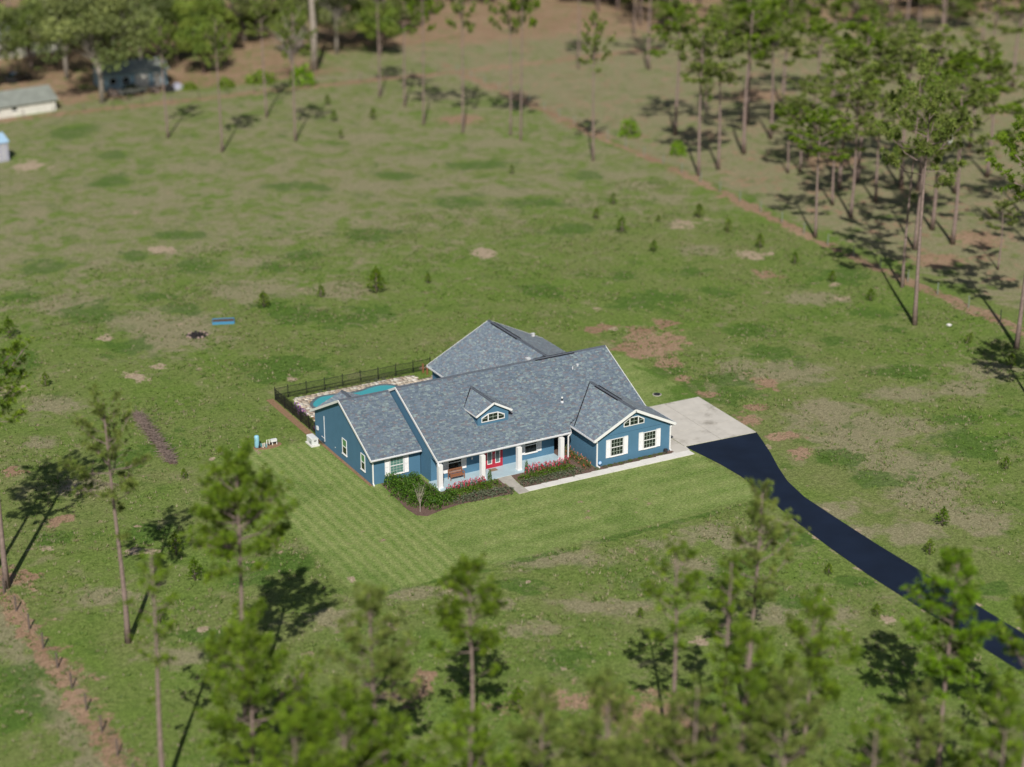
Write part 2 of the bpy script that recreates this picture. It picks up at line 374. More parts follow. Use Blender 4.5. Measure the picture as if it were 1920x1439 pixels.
def strip(pts, w):
    d = np.full_like(xx, 1e9)
    for (x0, y0), (x1, y1) in zip(pts[:-1], pts[1:]):
        L2 = (x1 - x0) ** 2 + (y1 - y0) ** 2
        t = np.clip(((xx - x0) * (x1 - x0) + (yy - y0) * (y1 - y0)) / L2, 0, 1)
        d = np.minimum(d, np.hypot(xx - x0 - t * (x1 - x0), yy - y0 - t * (y1 - y0)))
    return np.clip(1.3 - d / w, 0, 1)

FENCE_R = [(81.1, 140), (80.2, 110), (79.1, 96), (78.4, 74), (76.6, 53.3), (75.1, 37.4), (74.3, 20), (74.0, 7.9), (73.2, -12), (72.4, -50)]
FENCE_L = [(-32.3, 40), (-31.9, -6.95), (-31.65, -16), (-31.5, -29), (-31.3, -70)]
FENCE_B = [(-30, 143.4), (7, 143.1), (35.4, 142), (66.6, 141.2), (81.1, 140), (120, 139.5)]
lush, dry, dirt, sand = field('g'), field('t'), field('d'), field('s')
dirt = np.maximum(dirt, strip(FENCE_R, 1.3) * .95)
dirt = np.maximum(dirt, strip(FENCE_L, 1.15))
dry = np.maximum(dry, strip([(x - 1.6, y) for x, y in FENCE_L], 1.6))
dirt = np.maximum(dirt, strip(FENCE_B, 1.6) * .95)
dry = np.maximum(dry, strip([(60, 146), (82, 137.6), (100, 142), (125, 137), (200, 120)], 2.6))      # farm track
dirt = np.maximum(dirt, np.clip((yy + .25 * (xx - 60) - 158) / 20, 0, .8))      # bare floor under the far woods
dirt = np.maximum(dirt, .75 * np.clip((yy - 146) / 4, 0, 1) * np.clip((72 - xx) / 12, 0, 1))
dry = np.maximum(dry, .85 * np.clip((xx - 76) / 4, 0, 1))
dirt = np.maximum(dirt, .34 * np.clip((xx - 78) / 4, 0, 1))
dry = np.maximum(dry, .58 * np.clip((yy - 30) / 40, 0, 1))
lawn = np.maximum.reduce([box_mask(-9.2, 27.6, -17.6, 9.6, 1.6), box_mask(-8.4, -.1, 5, 11.2, 1.2), box_mask(24, 34.9, 3.0, 16.2, .5), box_mask(10, 25, 12, 16.5, 1)])
left = box_mask(-10, .6, -17.8, 11, 1.5)
sand = np.maximum(sand, .40 * strip([(25.5, -52), (25.55, -33), (26, -27), (26.6, -21), (27.6, -15)], .3))
sand = np.maximum(sand, .36 * strip([(29.7, -52), (29.8, -27), (30.2, -19), (32, -13.5), (34.2, -8)], .3))
rim = np.maximum(strip([(-9.5, -17.9), (27.3, -18.4)], .55), strip([(33.4, 3.2), (34.6, 16.4)], .5) * .7)
lush = np.maximum(lush, rim * .72)
dirt *= 1 - lawn * .8
dry = dry * (1 - lawn * .85)

V = np.stack([xx, yy, np.zeros_like(xx)], -1).reshape(-1, 3)
i0 = (np.arange(ny - 1)[:, None] * nx + np.arange(nx - 1)[None, :]).ravel()
F = np.stack([i0, i0 + 1, i0 + nx + 1, i0 + nx], 1)
B = 4500.0
corner = [0, nx - 1, ny * nx - 1, (ny - 1) * nx]
nv = len(V)
V = np.concatenate([V, [(-B, -B, 0), (B, -B, 0), (B, B, 0), (-B, B, 0)]])
F = np.concatenate([F, [[nv + i, nv + (i + 1) % 4, corner[(i + 1) % 4], corner[i]] for i in range(4)]])
gm = mesh_np('ground', V, F)
for nm, ch in (('ga', (lush, dry, dirt)), ('gb', (lawn, sand, left))):
    a = gm.attributes.new(nm, 'FLOAT_COLOR', 'POINT')
    c = np.zeros((nv + 4, 4), np.float32)
    for k in range(3): c[:nv, k] = ch[k].ravel()
    c[nv:, 1] = .4; c[:, 3] = 1
    a.data.foreach_set('color', c.ravel())

def ground_material():
    m, nt, bs = new_mat('grass_field')
    P = nd(nt, 'ShaderNodeTexCoord').outputs['Object']
    A = nd(nt, 'ShaderNodeAttribute', attribute_name='ga')
    Bq = nd(nt, 'ShaderNodeAttribute', attribute_name='gb')
    sa = nd(nt, 'ShaderNodeSeparateColor'); nt.links.new(A.outputs['Color'], sa.inputs[0])
    sb = nd(nt, 'ShaderNodeSeparateColor'); nt.links.new(Bq.outputs['Color'], sb.inputs[0])
    a_lush, a_dry, a_dirt = sa.outputs
    a_lawn, a_sand, a_left = sb.outputs
    big = noise(nt, P, .035, 4, .5)
    mid = noise(nt, P, .16, 6, .6, .4)
    sm = noise(nt, P, .75, 6, .65)
    fine = noise(nt, P, 2.6, 7, .72)
    # short streaks of dry blades, stretched a little along x
    mp = nd(nt, 'ShaderNodeMapping'); mp.inputs['Scale'].default_value = (3.4, 6.5, 1)
    mp.inputs['Rotation'].default_value = (0, 0, .5)
    nt.links.new(P, mp.inputs['Vector'])
    streak = noise(nt, mp.outputs[0], 1.0, 6, .75)
    pat = noise(nt, P, .30, 5, .62, .8)
    wob = lambda amt, n=sm: math_(nt, 'MULTIPLY', math_(nt, 'SUBTRACT', n, .5), amt)
    def mask(a, lo, hi, amt, n=sm, n2=mid, amt2=.5):
        v = math_(nt, 'ADD', math_(nt, 'ADD', a, wob(amt, n)), wob(amt2, n2))
        return mapr(nt, v, lo, hi, 0, 1, True)
    green = mix(nt, mapr(nt, fine, .3, .7), (.098, .166, .026), (.152, .222, .046))
    straw = mix(nt, mapr(nt, fine, .3, .7), (.17, .155, .075), (.26, .235, .125))
    thatch = math_(nt, 'ADD', math_(nt, 'MULTIPLY', big, .45), math_(nt, 'MULTIPLY', mid, .55))
    c = mix(nt, mapr(nt, thatch, .40, .66, .04, .58), green, straw)
    # dry
    dm = mask(a_dry, .28, .84, 1.6, sm, pat, 2.0)
    c = mix(nt, math_(nt, 'MULTIPLY', dm, .72), c, mix(nt, mapr(nt, streak, .3, .7), (.215, .187, .115), (.335, .283, .20)))
    # lush
    lm = mask(a_lush, .40, .74, 1.3, sm, pat, 2.6)
    c = mix(nt, math_(nt, 'MULTIPLY', lm, .74), c, mix(nt, mapr(nt, fine, .3, .7), (.045, .105, .014), (.085, .155, .028)))
    # loose natural tufts of green and of straw
    c = mix(nt, mapr(nt, noise(nt, P, .26, 6, .62, .6), .52, .72, 0, .62, True), c, (.066, .128, .02))
    c = mix(nt, mapr(nt, noise(nt, P, .34, 7, .68, .5), .53, .70, 0, .55, True), c, (.275, .24, .145))
    # mown lawn with wheel stripes
    sp = nd(nt, 'ShaderNodeSeparateXYZ'); nt.links.new(P, sp.inputs[0])
    lw = mapr(nt, math_(nt, 'ADD', math_(nt, 'ADD', a_lawn, wob(1.1)), wob(1.2, pat)), .25, .75)
    x_, y_ = sp.outputs[0], sp.outputs[1]
    def stripes(ax, period, ph):
        q = math_(nt, 'ADD', math_(nt, 'MULTIPLY', ax, 2 * math.pi / period), math_(nt, 'MULTIPLY', wob(1.0, pat), 5.0))
        return math_(nt, 'MULTIPLY_ADD', math_(nt, 'SINE', math_(nt, 'ADD', q, ph)), .5, .5)
    st = nd(nt, 'ShaderNodeMix', data_type='FLOAT')
    nt.links.new(mapr(nt, a_left, .4, .6), st.inputs[0])
    nt.links.new(math_(nt, 'MULTIPLY_ADD', stripes(y_, 2.1, 0), .55, .2), st.inputs[2])
    nt.links.new(stripes(x_, .95, 1), st.inputs[3])
    sv = math_(nt, 'ADD', math_(nt, 'MULTIPLY', st.outputs[0], .28), math_(nt, 'MULTIPLY', sm, .72))
    lawn_c = mix(nt, mapr(nt, sv, .25, .8), (.122, .206, .036), (.262, .300, .105))
    lawn_c = mix(nt, mapr(nt, streak, .45, .75, 0, .6), lawn_c, (.34, .345, .18))
    lawn_c = mix(nt, mapr(nt, mid, .5, .68, 0, .55), lawn_c, (.075, .145, .022))
    lawn_c = mix(nt, math_(nt, 'MULTIPLY', lm, .75), lawn_c, (.075, .15, .02))
    c = mix(nt, lw, c, lawn_c)
    # bare soil and sand
    dd = mask(a_dirt, .42, .72, 2.2, sm, pat, 1.9)
    soil = mix(nt, mapr(nt, mid, .35, .65), (.26, .165, .105), (.33, .225, .15))
    soil = mix(nt, mapr(nt, fine, .45, .75, 0, .5), soil, (.36, .25, .17))
    soil = mix(nt, mapr(nt, noise(nt, P, 1.6, 5, .6), .54, .64, 0, .75, True), soil, (.11, .135, .045))
    c = mix(nt, dd, c, soil)
    ss = mask(a_sand, .48, .76, 2.4, sm, pat, 1.8)
    c = mix(nt, ss, c, mix(nt, mapr(nt, fine, .3, .7), (.30, .225, .15), (.44, .36, .265)))
    # blade-scale grain
    g = math_(nt, 'MULTIPLY', mapr(nt, fine, .3, .7, .76, 1.24), mapr(nt, noise(nt, P, 7.0, 5, .8), .3, .7, .40, 1.60))
    g = math_(nt, 'MULTIPLY', g, mapr(nt, streak, .3, .7, .84, 1.16))
    sc_ = nd(nt, 'ShaderNodeVectorMath', operation='SCALE')
    nt.links.new(c, sc_.inputs[0]); nt.links.new(g, sc_.inputs['Scale'])
    nt.links.new(sc_.outputs[0], bs.inputs['Base Color'])
    bs.inputs['Roughness'].default_value = .95
    bs.inputs['Specular IOR Level'].default_value = .1
    h = math_(nt, 'ADD', math_(nt, 'MULTIPLY', fine, .6), math_(nt, 'MULTIPLY', noise(nt, P, 9, 4, .7), .4))
    bump(nt, bs, h, .7, .10)
    return m

setp(link('ground', gm, ground_material()), kind='structure')

def ribbon(left, right, z):
    mb = MB()
    for i in range(len(left) - 1):
        mb.face([(*left[i], z), (*right[i], z), (*right[i + 1], z), (*left[i + 1], z)])
    return mb

def slab(poly, z, th=.12):
    """Polygon (counter-clockwise) with a top at z and sides down by th."""
    return MB().prism([(x, y, z - th) for x, y in poly], (0, 0, th))

# driveway: apron mouth at the pad, then a lane running to the road
dl = [(27.24, -6.06), (27.45, -7.6), (27.78, -10.6), (27.85, -13.5), (27.5, -17), (26.7, -21.5), (26.05, -27.5), (25.68, -33), (25.62, -42), (25.6, -52), (25.6, -70), (25.6, -110)]
dr = [(34.6, -6.5), (33.9, -8.4), (33.0, -10.7), (31.7, -13.6), (30.7, -16.2), (30.0, -19.4), (29.8, -23.6), (29.6, -29), (29.55, -40), (29.5, -52), (29.5, -70), (29.5, -110)]
ribbon(dl, dr, .03).build('driveway', M['asphalt']);
setp(bpy.data.objects['driveway'], kind='structure')

# concrete pad cut into panels
pad = empty('concrete_pad', (0, 0, 0), kind='structure')
def lerp(a, b, t): return (a[0] + (b[0] - a[0]) * t, a[1] + (b[1] - a[1]) * t)
P00, P10, P11, P01 = (27.24, -6.0), (34.6, -6.44), (34.89, 3.0), (27.4, 3.22)
for i in range(2):
    for j in range(3):
        g = .003
        q = []
        for (u, v) in ((i/2+g, j/3+g), ((i+1)/2-g, j/3+g), ((i+1)/2-g, (j+1)/3-g), (i/2+g, (j+1)/3-g)):
            q.append(lerp(lerp(P00, P10, u), lerp(P01, P11, u), v))
        slab(q, .06).build('slab', M['concrete'], pad)
slab([(25.76, -6.84), (27.2, -6.84), (27.2, 3.2), (25.76, 3.2)], .055).build('slab', M['concrete'], pad)
walk = empty('walkway', (0, 0, 0), kind='structure')
xs = np.linspace(10.78, 27.1, 11)
for a, b in zip(xs[:-1], xs[1:]):
    y0 = -7.42 - (a - 10.7) * .02
    slab([(a + .012, y0), (b - .012, y0 - .02), (b - .012, -6.72), (a + .012, -6.62)], .05).build('slab', M['walk'], walk)
slab([(25.8, -6.70), (27.22, -6.70), (27.3, -6.05), (26.3, -6.05)], .052).build('slab', M['walk'], walk)
ent = empty('entry_path', (0, 0, 0), kind='structure')
for y0, y1, w in ((-7.5, -6.3, 0), (-6.28, -5.1, .02), (-5.08, -3.9, .12)):
    slab([(9.8 - w, y0), (10.72 + w, y0), (10.78 + w * 2, y1), (9.86 - w, y1)], .05).build('slab', M['walk_old'], ent)
# soil line along the left wing and the planted strips
setp(slab([(-.28, -.1), (-.01, -.1), (-.01, 10.2), (-.28, 10.2)], .03, .03).build('soil_strip', M['mulch_red']), kind='structure')
setp(slab([(-.55, 10.3), (.1, 10.3), (.1, 21.9), (-.55, 21.9)], .025, .03).build('soil_strip', M['mulch_red']), kind='structure')
BED_L = [(.75, -.08), (.62, -2.5), (.45, -5.5), (.62, -7.0), (1.3, -7.55), (2.6, -7.2), (4.6, -6.85), (7, -7.0), (9.5, -7.15), (9.75, -6), (9.72, -4.0), (4.2, -3.98), (4.2, -.08)]
setp(slab(BED_L, .03, .03).build('mulch_bed', M['mulch']), kind='structure')
BED_R = [(10.85, -6.6), (18.05, -6.7), (18.05, 1.15), (16.5, 1.15), (16.5, -3.95), (11.0, -3.95)]
setp(slab(BED_R, .032, .03).build('mulch_bed', M['mulch']), kind='structure')
setp(slab([(18.3, -6.7), (26.15, -6.74), (25.9, -6.05), (18.3, -6.05)], .028, .03).build('mulch_bed', M['mulch']), kind='structure')

# ------------------------------------------------------------------ the house
house = empty('house', (0, 0, 0), label='blue single storey house with grey shingle roof and white columned porch', cat='house')
S = .502                               # roof pitch (rise over run)
PAL = [((.150, .178, .222), 5), ((.118, .145, .185), 4), ((.170, .190, .225), 4), ((.210, .245, .255), 3.2),
       ((.250, .290, .290), 1.4), ((.165, .145, .165), 2.0), ((.190, .165, .175), 1.0), ((.135, .160, .205), 3)]
PC = np.array([p[0] for p in PAL]); PC = PC * .80 + np.array([.150, .185, .225]) * .20; PC = PC * np.array([.93, 1.0, 1.02]); PW = np.array([p[1] for p in PAL]); PW = PW / PW.sum()

def roof_plane(name, poly, th=.16, trim=True):
    """poly: planar roof outline (list of 3-D points, first edge is the eave). Deck slab plus courses of separate shingle tabs."""
    P = [Vector(p) for p in poly]
    u = (P[1] - P[0]).normalized()
    n = u.cross(P[2] - P[1]).normalized()
    if n.z < 0: n = -n
    v = n.cross(u)
    if v.z < 0: v = -v
    dk = MB().prism([p - n * (th + .004) for p in P], n * th).build('roof', M['deckbase'], house)
    pts = [((p - P[0]).dot(u), (p - P[0]).dot(v)) for p in P]
    vmax = max(p[1] for p in pts)
    EX = .15
    Vv, Ff, Cc = [], [], []
    r = 0
    while r * EX < vmax - .02:
        v0, v1 = r * EX, min((r + 1) * EX, vmax)
        vm = (v0 + v1) / 2
        xsn = []
        for (x0, y0), (x1, y1) in zip(pts, pts[1:] + pts[:1]):
            if (y0 <= vm) != (y1 <= vm): xsn.append(x0 + (x1 - x0) * (vm - y0) / (y1 - y0))
        xsn.sort()
        for xa, xb in zip(xsn[::2], xsn[1::2]):
            x = xa - random.uniform(0, .4)
            while x < xb - .01:
                w = random.choice((.12, .16, .2, .25, .3, .36))
                a, b = max(x, xa), min(x + w - .006, xb)
                x += w
                if b - a < .02: continue
                h = random.choice((.006, .011, .009))
                q = [P[0] + u * a + v * v0 + n * h, P[0] + u * b + v * v0 + n * h, P[0] + u * b + v * (v1 + .03) + n * .002, P[0] + u * a + v * (v1 + .03) + n * .002,
                     P[0] + u * a + v * v0 - n * .004, P[0] + u * b + v * v0 - n * .004]
                k = len(Vv)
                Vv += [tuple(p) for p in q]
                Ff += [(k, k+1, k+2, k+3), (k+4, k+5, k+1, k)]
                c = PC[RNG.choice(len(PC), p=PW)] * random.uniform(.86, 1.14)
                Cc += [c, c]
        r += 1
    Vv = np.array(Vv); Ff = np.array(Ff)
    # keep every face turned to the outside
    q = Vv[Ff[0]]
    if np.dot(np.cross(q[1] - q[0], q[2] - q[1]), np.array(n)) < 0: Ff = Ff[:, ::-1]
    setp(link('shingles', mesh_np('shingles', Vv, Ff, Cc), M['shingle'], dk), kind='stuff')
    return dk

def ridge(a, b, parent, vent=None):
    """Cap along the ridge; vent = (t0, t1) stretch with the black vent slot on the near side."""
    a, b = Vector(a), Vector(b)
    t = (b - a).normalized(); side = Vector((t.y, -t.x, 0)).normalized()
    L = (b - a).length; k = 0
    mb = MB()
    while k * .28 < L - .02:
        p, q = a + t * (k * .28), a + t * min((k * .28 + .275), L)
        z = .05 + .006 * (k % 2)
        for sg in (-1, 1):
            o = side * sg * .15
            mb.face([p + Vector((0, 0, z)), q + Vector((0, 0, z)), q + o + Vector((0, 0, z - .078)), p + o + Vector((0, 0, z - .078))])
            mb.face([p + o + Vector((0, 0, z - .078)), q + o + Vector((0, 0, z - .078)), q + o + Vector((0, 0, z - .12)), p + o + Vector((0, 0, z - .12))])
        k += 1
    mb.build('ridge_cap', M['ridge'], parent)
    if vent:
        p, q = a + t * L * vent[0], a + t * L * vent[1]
        v = MB()
        for sg in (-1, 1):
            v.beam(p + side * sg * .19 + Vector((0, 0, -.03)), q + side * sg * .19 + Vector((0, 0, -.03)), .09, .055)
        v.build('ridge_vent', M['ridge_gap'], parent)

def boards(parent, segs, w=.05, h=.2, name='fascia', mat='white', drop=-.09):
    for a, b in segs:
        a, b = Vector(a) + Vector((0, 0, drop)), Vector(b) + Vector((0, 0, drop))
        MB().beam(a, b, w, h).build(name, M[mat], parent)

def gutter(a, b, out, parent):
    """Open K-shaped trough hung on the eave from a to b; out = unit vector away from the wall."""
    a, b, o = Vector(a), Vector(b), Vector(out)
    z = Vector((0, 0, 1))
    sect = [(.0, -.02), (.0, -.15), (.07, -.15), (.125, -.08), (.125, -.02), (.115, -.02), (.115, -.075), (.065, -.138), (.012, -.138), (.012, -.02)]
    q = [a + o * x + z * y for x, y in sect]
    MB().prism(q, b - a).build('gutter', M['gutter'], parent)

def downspout(x, y, ztop, dirv, parent, wall=(0, 0)):
    """Box pipe from an eave outlet back to the wall corner and down to a kicked-out foot."""
    mb = MB()
    ex, ey = wall
    mb.beam((ex, ey, ztop), (x, y, ztop - .22), .09, .08)
    mb.beam((x, y, ztop - .18), (x, y, .16), .10, .09, up=(0, 1, 0))
    mb.beam((x, y, .18), (x + dirv[0] * .3, y + dirv[1] * .3, .05), .10, .08)
    mb.build('downspout', M['white'], parent)

# ---- left wing
OL, DL, ZL = -.25, 11.755, 2.45
RYL = DL / 2
ZAL = ZL + S * (RYL + .44)
XM = 4.466                              # gable face of the main block
def wall(mb): return mb.build('wall', M['blue_wall'], house)
zw = lambda y: ZL + S * (min(y, DL - y) + .44) - .19
wall(MB().prism([(0, 0, 0), (0, DL, 0), (0, DL, zw(DL)), (0, RYL, zw(RYL)), (0, 0, zw(0))], (.2, 0, 0)))
wall(MB().box((.2, 0, 0), (XM, .2, zw(0))))
wall(MB().box((.2, DL - .2, 0), (XM + 3, DL, zw(0))))
rl = roof_plane('roof', [(OL, -.44, ZL), (XM, -.44, ZL), (XM, RYL, ZAL), (OL, RYL, ZAL)])
rb = roof_plane('roof', [(XM + 1.5, DL + .44, ZL), (OL, DL + .44, ZL), (OL, RYL, ZAL), (XM + 1.5, RYL, ZAL)])
ridge((OL, RYL, ZAL), (XM, RYL, ZAL), rl)
boards(rl, [((OL - .02, -.44, ZL), (OL - .02, RYL, ZAL)), ((OL - .02, DL + .44, ZL), (OL - .02, RYL, ZAL))])
boards(rl, [((OL, -.42, ZL), (XM - .08, -.42, ZL))], w=.04)
gutter((OL, -.44, ZL), (XM - .08, -.44, ZL), (0, -1, 0), rl)
MB().box((OL, -.40, ZL - .2), (XM, 0, ZL - .17)).build('soffit', M['soffit'], rl)
downspout(.05, -.07, ZL - .1, (-.2, -1), house, (.05, -.5))
# back gable of the wing, facing the pool
XB, ZB = 2.9, 3.65
r1 = roof_plane('roof', [(XB - 2.6, 12.3, ZB - 1.15), (XB - 2.6, 8.0, ZB - 1.15), (XB, 8.0, ZB), (XB, 12.3, ZB)])
r2 = roof_plane('roof', [(XB + 2.6, 8.0, ZB - 1.15), (XB + 2.6, 12.3, ZB - 1.15), (XB, 12.3, ZB), (XB, 8.0, ZB)])
ridge((XB, 12.3, ZB), (XB, 10.2, ZB), r1)

# ---- main block
XR, YF, YR, ZM = 25.444, -3.285, 4.505, 2.455
ZAM = ZM + S * (YR - YF)
YB = 2 * YR - YF
XG0, XG1, XGM, YG, ZAG = 17.77, 26.0, 21.88, -6.3, 4.70
SG = (ZAG - 2.64) / (XGM - XG0)
zm = lambda y: ZM + S * (y - YF)
front = roof_plane('roof', [(XM, YF, ZM), (17.3, YF, ZM), (17.62, -2.45, zm(-2.45)), (18.6, -2.0, zm(-2.0)), (XGM, .55, zm(.55)), (25.3, -2.6, zm(-2.6)), (XR, -2.5, zm(-2.5)), (XR, YR, ZAM), (XM, YR, ZAM)])
back = roof_plane('roof', [(XR, YB, ZM), (XM, YB, ZM), (XM, YR, ZAM), (XR, YR, ZAM)])
ridge((XM, YR, ZAM), (XR, YR, ZAM), front, (.65, .84))
boards(front, [((XM - .02, YF, ZM), (XM - .02, YR, ZAM)), ((XM - .02, YB, ZM), (XM - .02, YR, ZAM)), ((XR + .02, -2.5, zm(-2.5)), (XR + .02, YR, ZAM)), ((XR + .02, YB, ZM), (XR + .02, YR, ZAM))])
boards(front, [((XM, YF + .02, ZM), (17.28, YF + .02, ZM))], w=.04)
gutter((XM, YF, ZM), (17.28, YF, ZM), (0, -1, 0), front)
boards(front, [((17.32, YF, ZM), (17.55, -2.5, zm(-2.5)))], w=.04, h=.16)
# gable walls and the porch
YP = -1.84
zg = lambda y: zm(min(y, 2 * YR - y)) - .19
wall(MB().prism([(4.55, YP, 0), (4.55, YB - .5, 0), (4.55, YB - .5, zg(YB - .5)), (4.55, YR, zg(YR)), (4.55, YP, zg(YP))], (.2, 0, 0)))
wall(MB().prism([(4.55, YF + .25, 2.26), (4.55, YP - .002, 2.26), (4.55, YP - .002, zg(YP)), (4.55, YF + .25, zg(YF + .25))], (.2, 0, 0)))
wall(MB().box((4.75, YP, 0), (16.45, YP + .2, 2.5)))
wall(MB().box((16.25, YP + .2, 0), (16.45, 1.4, 2.5)))
wall(MB().box((16.45, 1.2, 0), (18.2, 1.4, 2.5)))
wall(MB().prism([(25.25, -2, 0), (25.25, YB - .5, 0), (25.25, YB - .5, zg(YB - .5)), (25.25, YR, zg(YR)), (25.25, -2, zg(-2))], (-.2, 0, 0)))
wall(MB().box((4.75, YB - .7, 0), (13.2, YB - .5, 2.3)))
MB().box((4.3, -3.93, -.02), (16.45, YP - .002, .10)).build('porch_floor', M['porch'], house)
MB().box((4.76, YF + .26, 2.24), (17.2, YP, 2.27)).build('porch_ceiling', M['soffit'], house)
MB().box((4.56, YF + .12, 2.19), (17.2, YF + .24, 2.235)).build('porch_beam', M['white'], house)
for x in (4.62, 8.62, 12.12, 16.28):
    c = MB()
    c.box((x - .19, -3.55, .10), (x + .19, -3.17, 2.18))
    c.box((x - .215, -3.575, .10), (x + .215, -3.145, .20))
    c.build('column', M['white'], house)
downspout(4.40, -3.62, ZM - .1, (-.3, -1), house, (4.46, YF - .06))
downspout(17.0, YF - .02, ZM - .12, (0, 0), house, (17.2, YF - .06))

# ---- garage wing
YGW = -6.0
zgl = lambda x: ZAG - SG * abs(x - XGM) - .19
wall(MB().prism([(18.14, YGW, 0), (25.68, YGW, 0), (25.68, YGW, zgl(25.68)), (XGM, YGW, zgl(XGM)), (18.14, YGW, zgl(18.14))], (0, .2, 0)))
wall(MB().box((18.14, YGW + .2, 0), (18.34, 2, zgl(18.14) + .1)))
wall(MB().box((25.48, YGW + .2, 0), (25.68, -1.9, zgl(25.68) + .1)))
# projecting band across the gable
MB().box((18.6, YGW - .035, 2.70), (25.2, YGW - .002, 2.76)).build('band', M['blue_wall'], house)
gl = roof_plane('roof', [(XG0, -2.15, 2.64), (XG0, YG, 2.64), (XGM, YG, ZAG), (XGM, 1.45, ZAG)])
gr = roof_plane('roof', [(XG1, YG, 2.64), (XG1, -2.3, 2.64), (25.3, -2.3, 2.64 + SG * .7), (XGM, 1.45, ZAG), (XGM, YG, ZAG)])
ridge((XGM, YG, ZAG), (XGM, 1.2, ZAG), gl, (.35, .85))
boards(gl, [((XG0, YG - .02, 2.64), (XGM, YG - .02, ZAG)), ((XG1, YG - .02, 2.64), (XGM, YG - .02, ZAG))], h=.24)
boards(gl, [((XG0 + .02, YG, 2.64), (XG0 + .02, -2.3, 2.64)), ((XG1 - .02, YG, 2.64), (XG1 - .02, -2.3, 2.64))], w=.04)
gutter((XG0, YG, 2.64), (XG0, -2.5, 2.64), (-1, 0, 0), gl)
gutter((XG1, YG, 2.64), (XG1, -2.4, 2.64), (1, 0, 0), gr)
MB().box((XG0, YG, 2.43), (18.14, -2.0, 2.46)).build('soffit', M['soffit'], gl)
MB().box((25.68, YG, 2.43), (XG1, -2.0, 2.46)).build('soffit', M['soffit'], gr)
downspout(18.20, YGW - .07, 2.5, (.6, -.8), house, (17.85, YG + .1))
downspout(25.62, YGW - .07, 2.5, (.3, -.5), house, (25.9, YG + .1))
# garage side door opening on the right face
gd = MB().box((25.682, -5.2, 0), (25.70, -2.6, 2.1)).build('garage_door', M['white'], house)

# ---- rear wing with covered patio
XRL, XRR, XRM, YRB = 13.0, 25.4, 19.53, 15.6
ZRL, ZRR = 3.04, 3.52
rwl = roof_plane('roof', [(XRL, YRB, ZRL), (XRL, 5.2, ZRL), (XRM, 5.2, ZAM), (XRM, YRB, ZAM)])
rwr = roof_plane('roof', [(XRR, 5.2, ZRR), (XRR, YRB, ZRR), (XRM, YRB, ZAM), (XRM, 5.2, ZAM)])
ridge((XRM, YRB, ZAM), (XRM, YR + .1, ZAM), rwl, (.07, .52))
boards(rwl, [((XRL, YRB + .02, ZRL), (XRM, YRB + .02, ZAM)), ((XRR, YRB + .02, ZRR), (XRM, YRB + .02, ZAM))])
boards(rwl, [((XRL + .02, YRB, ZRL), (XRL + .02, 9, ZRL)), ((XRR - .02, YRB, ZRR), (XRR - .02, 9, ZRR))], w=.04)
gutter((XRL, YRB, ZRL), (XRL, 9, ZRL), (-1, 0, 0), rwl)
wall(MB().prism([(13.3, YRB - .5, 0), (25.1, YRB - .5, 0), (25.1, YRB - .5, 3.3), (XRM, YRB - .5, ZAM - .25), (13.3, YRB - .5, 2.95)], (0, -.2, 0)))
wall(MB().box((13.3, 9, 0), (13.5, YRB - .7, 2.95)))
wall(MB().box((24.9, 9, 0), (25.1, YRB - .7, 3.3)))
MB().box((XRL, 9, ZRL - .19), (13.3, YRB, ZRL - .16)).build('soffit', M['soffit'], rwl)

# ---- dormer
DX0, DX1, DXM = 9.27, 12.74, 11.0
YD, ZDE, ZDA = -1.06, 4.70, 5.66
SD = (ZDA - ZDE) / (DXM - DX0)
dorm = wall(MB().prism([(9.53, -.84, 3.5), (12.5, -.84, 3.5), (12.5, -.84, ZDA - SD * (12.5 - DXM) - .14), (DXM, -.84, ZDA - .14), (9.53, -.84, ZDA - SD * (DXM - 9.53) - .14)], (0, .15, 0)))
wall(MB().box((9.53, -.69, 3.5), (9.66, 1.6, 4.70)))
wall(MB().box((12.37, -.69, 3.5), (12.5, 1.6, 4.70)))
dgl = roof_plane('roof', [(DX0, 1.65, ZDE), (DX0, YD, ZDE), (DXM, YD, ZDA), (DXM, 3.4, ZDA)], th=.1)
dgr = roof_plane('roof', [(DX1, YD, ZDE), (DX1, 1.65, ZDE), (DXM, 3.4, ZDA), (DXM, YD, ZDA)], th=.1)
ridge((DXM, YD, ZDA), (DXM, 3.1, ZDA), dgl)
boards(dgl, [((DX0, YD - .02, ZDE), (DXM, YD - .02, ZDA)), ((DX1, YD - .02, ZDE), (DXM, YD - .02, ZDA))], h=.17, drop=-.08)
boards(dgl, [((DX0 + .02, YD, ZDE), (DX0 + .02, 1.3, ZDE)), ((DX1 - .02, YD, ZDE), (DX1 - .02, 1.3, ZDE))], w=.04, h=.14, drop=-.07)

yv = lambda z: YF + (z - ZM) / S
def valley(a, b, parent):
    a, b = Vector(a) + Vector((0, 0, .02)), Vector(b) + Vector((0, 0, .02))
    MB().beam(a, b, .09, .03).build('valley', M['ridge_gap'], parent)
valley((DX0 + .05, yv(ZDE) , ZDE), (DXM, yv(ZDA), ZDA), dgl)
valley((XG0 + .1, yv(2.69), 2.69), (XGM, yv(ZAG), ZAG), gl)

# ---- windows, shutters, door
def fr(mb, x0, x1, z0, z1, y0, y1, w):
    """Rectangular frame of members w wide in an x-z plane."""
    mb.box((x0, y0, z0), (x0 + w, y1, z1)); mb.box((x1 - w, y0, z0), (x1, y1, z1))
    mb.box((x0 + w, y0, z0), (x1 - w, y1, z0 + w)); mb.box((x0 + w, y0, z1 - w), (x1 - w, y1, z1))

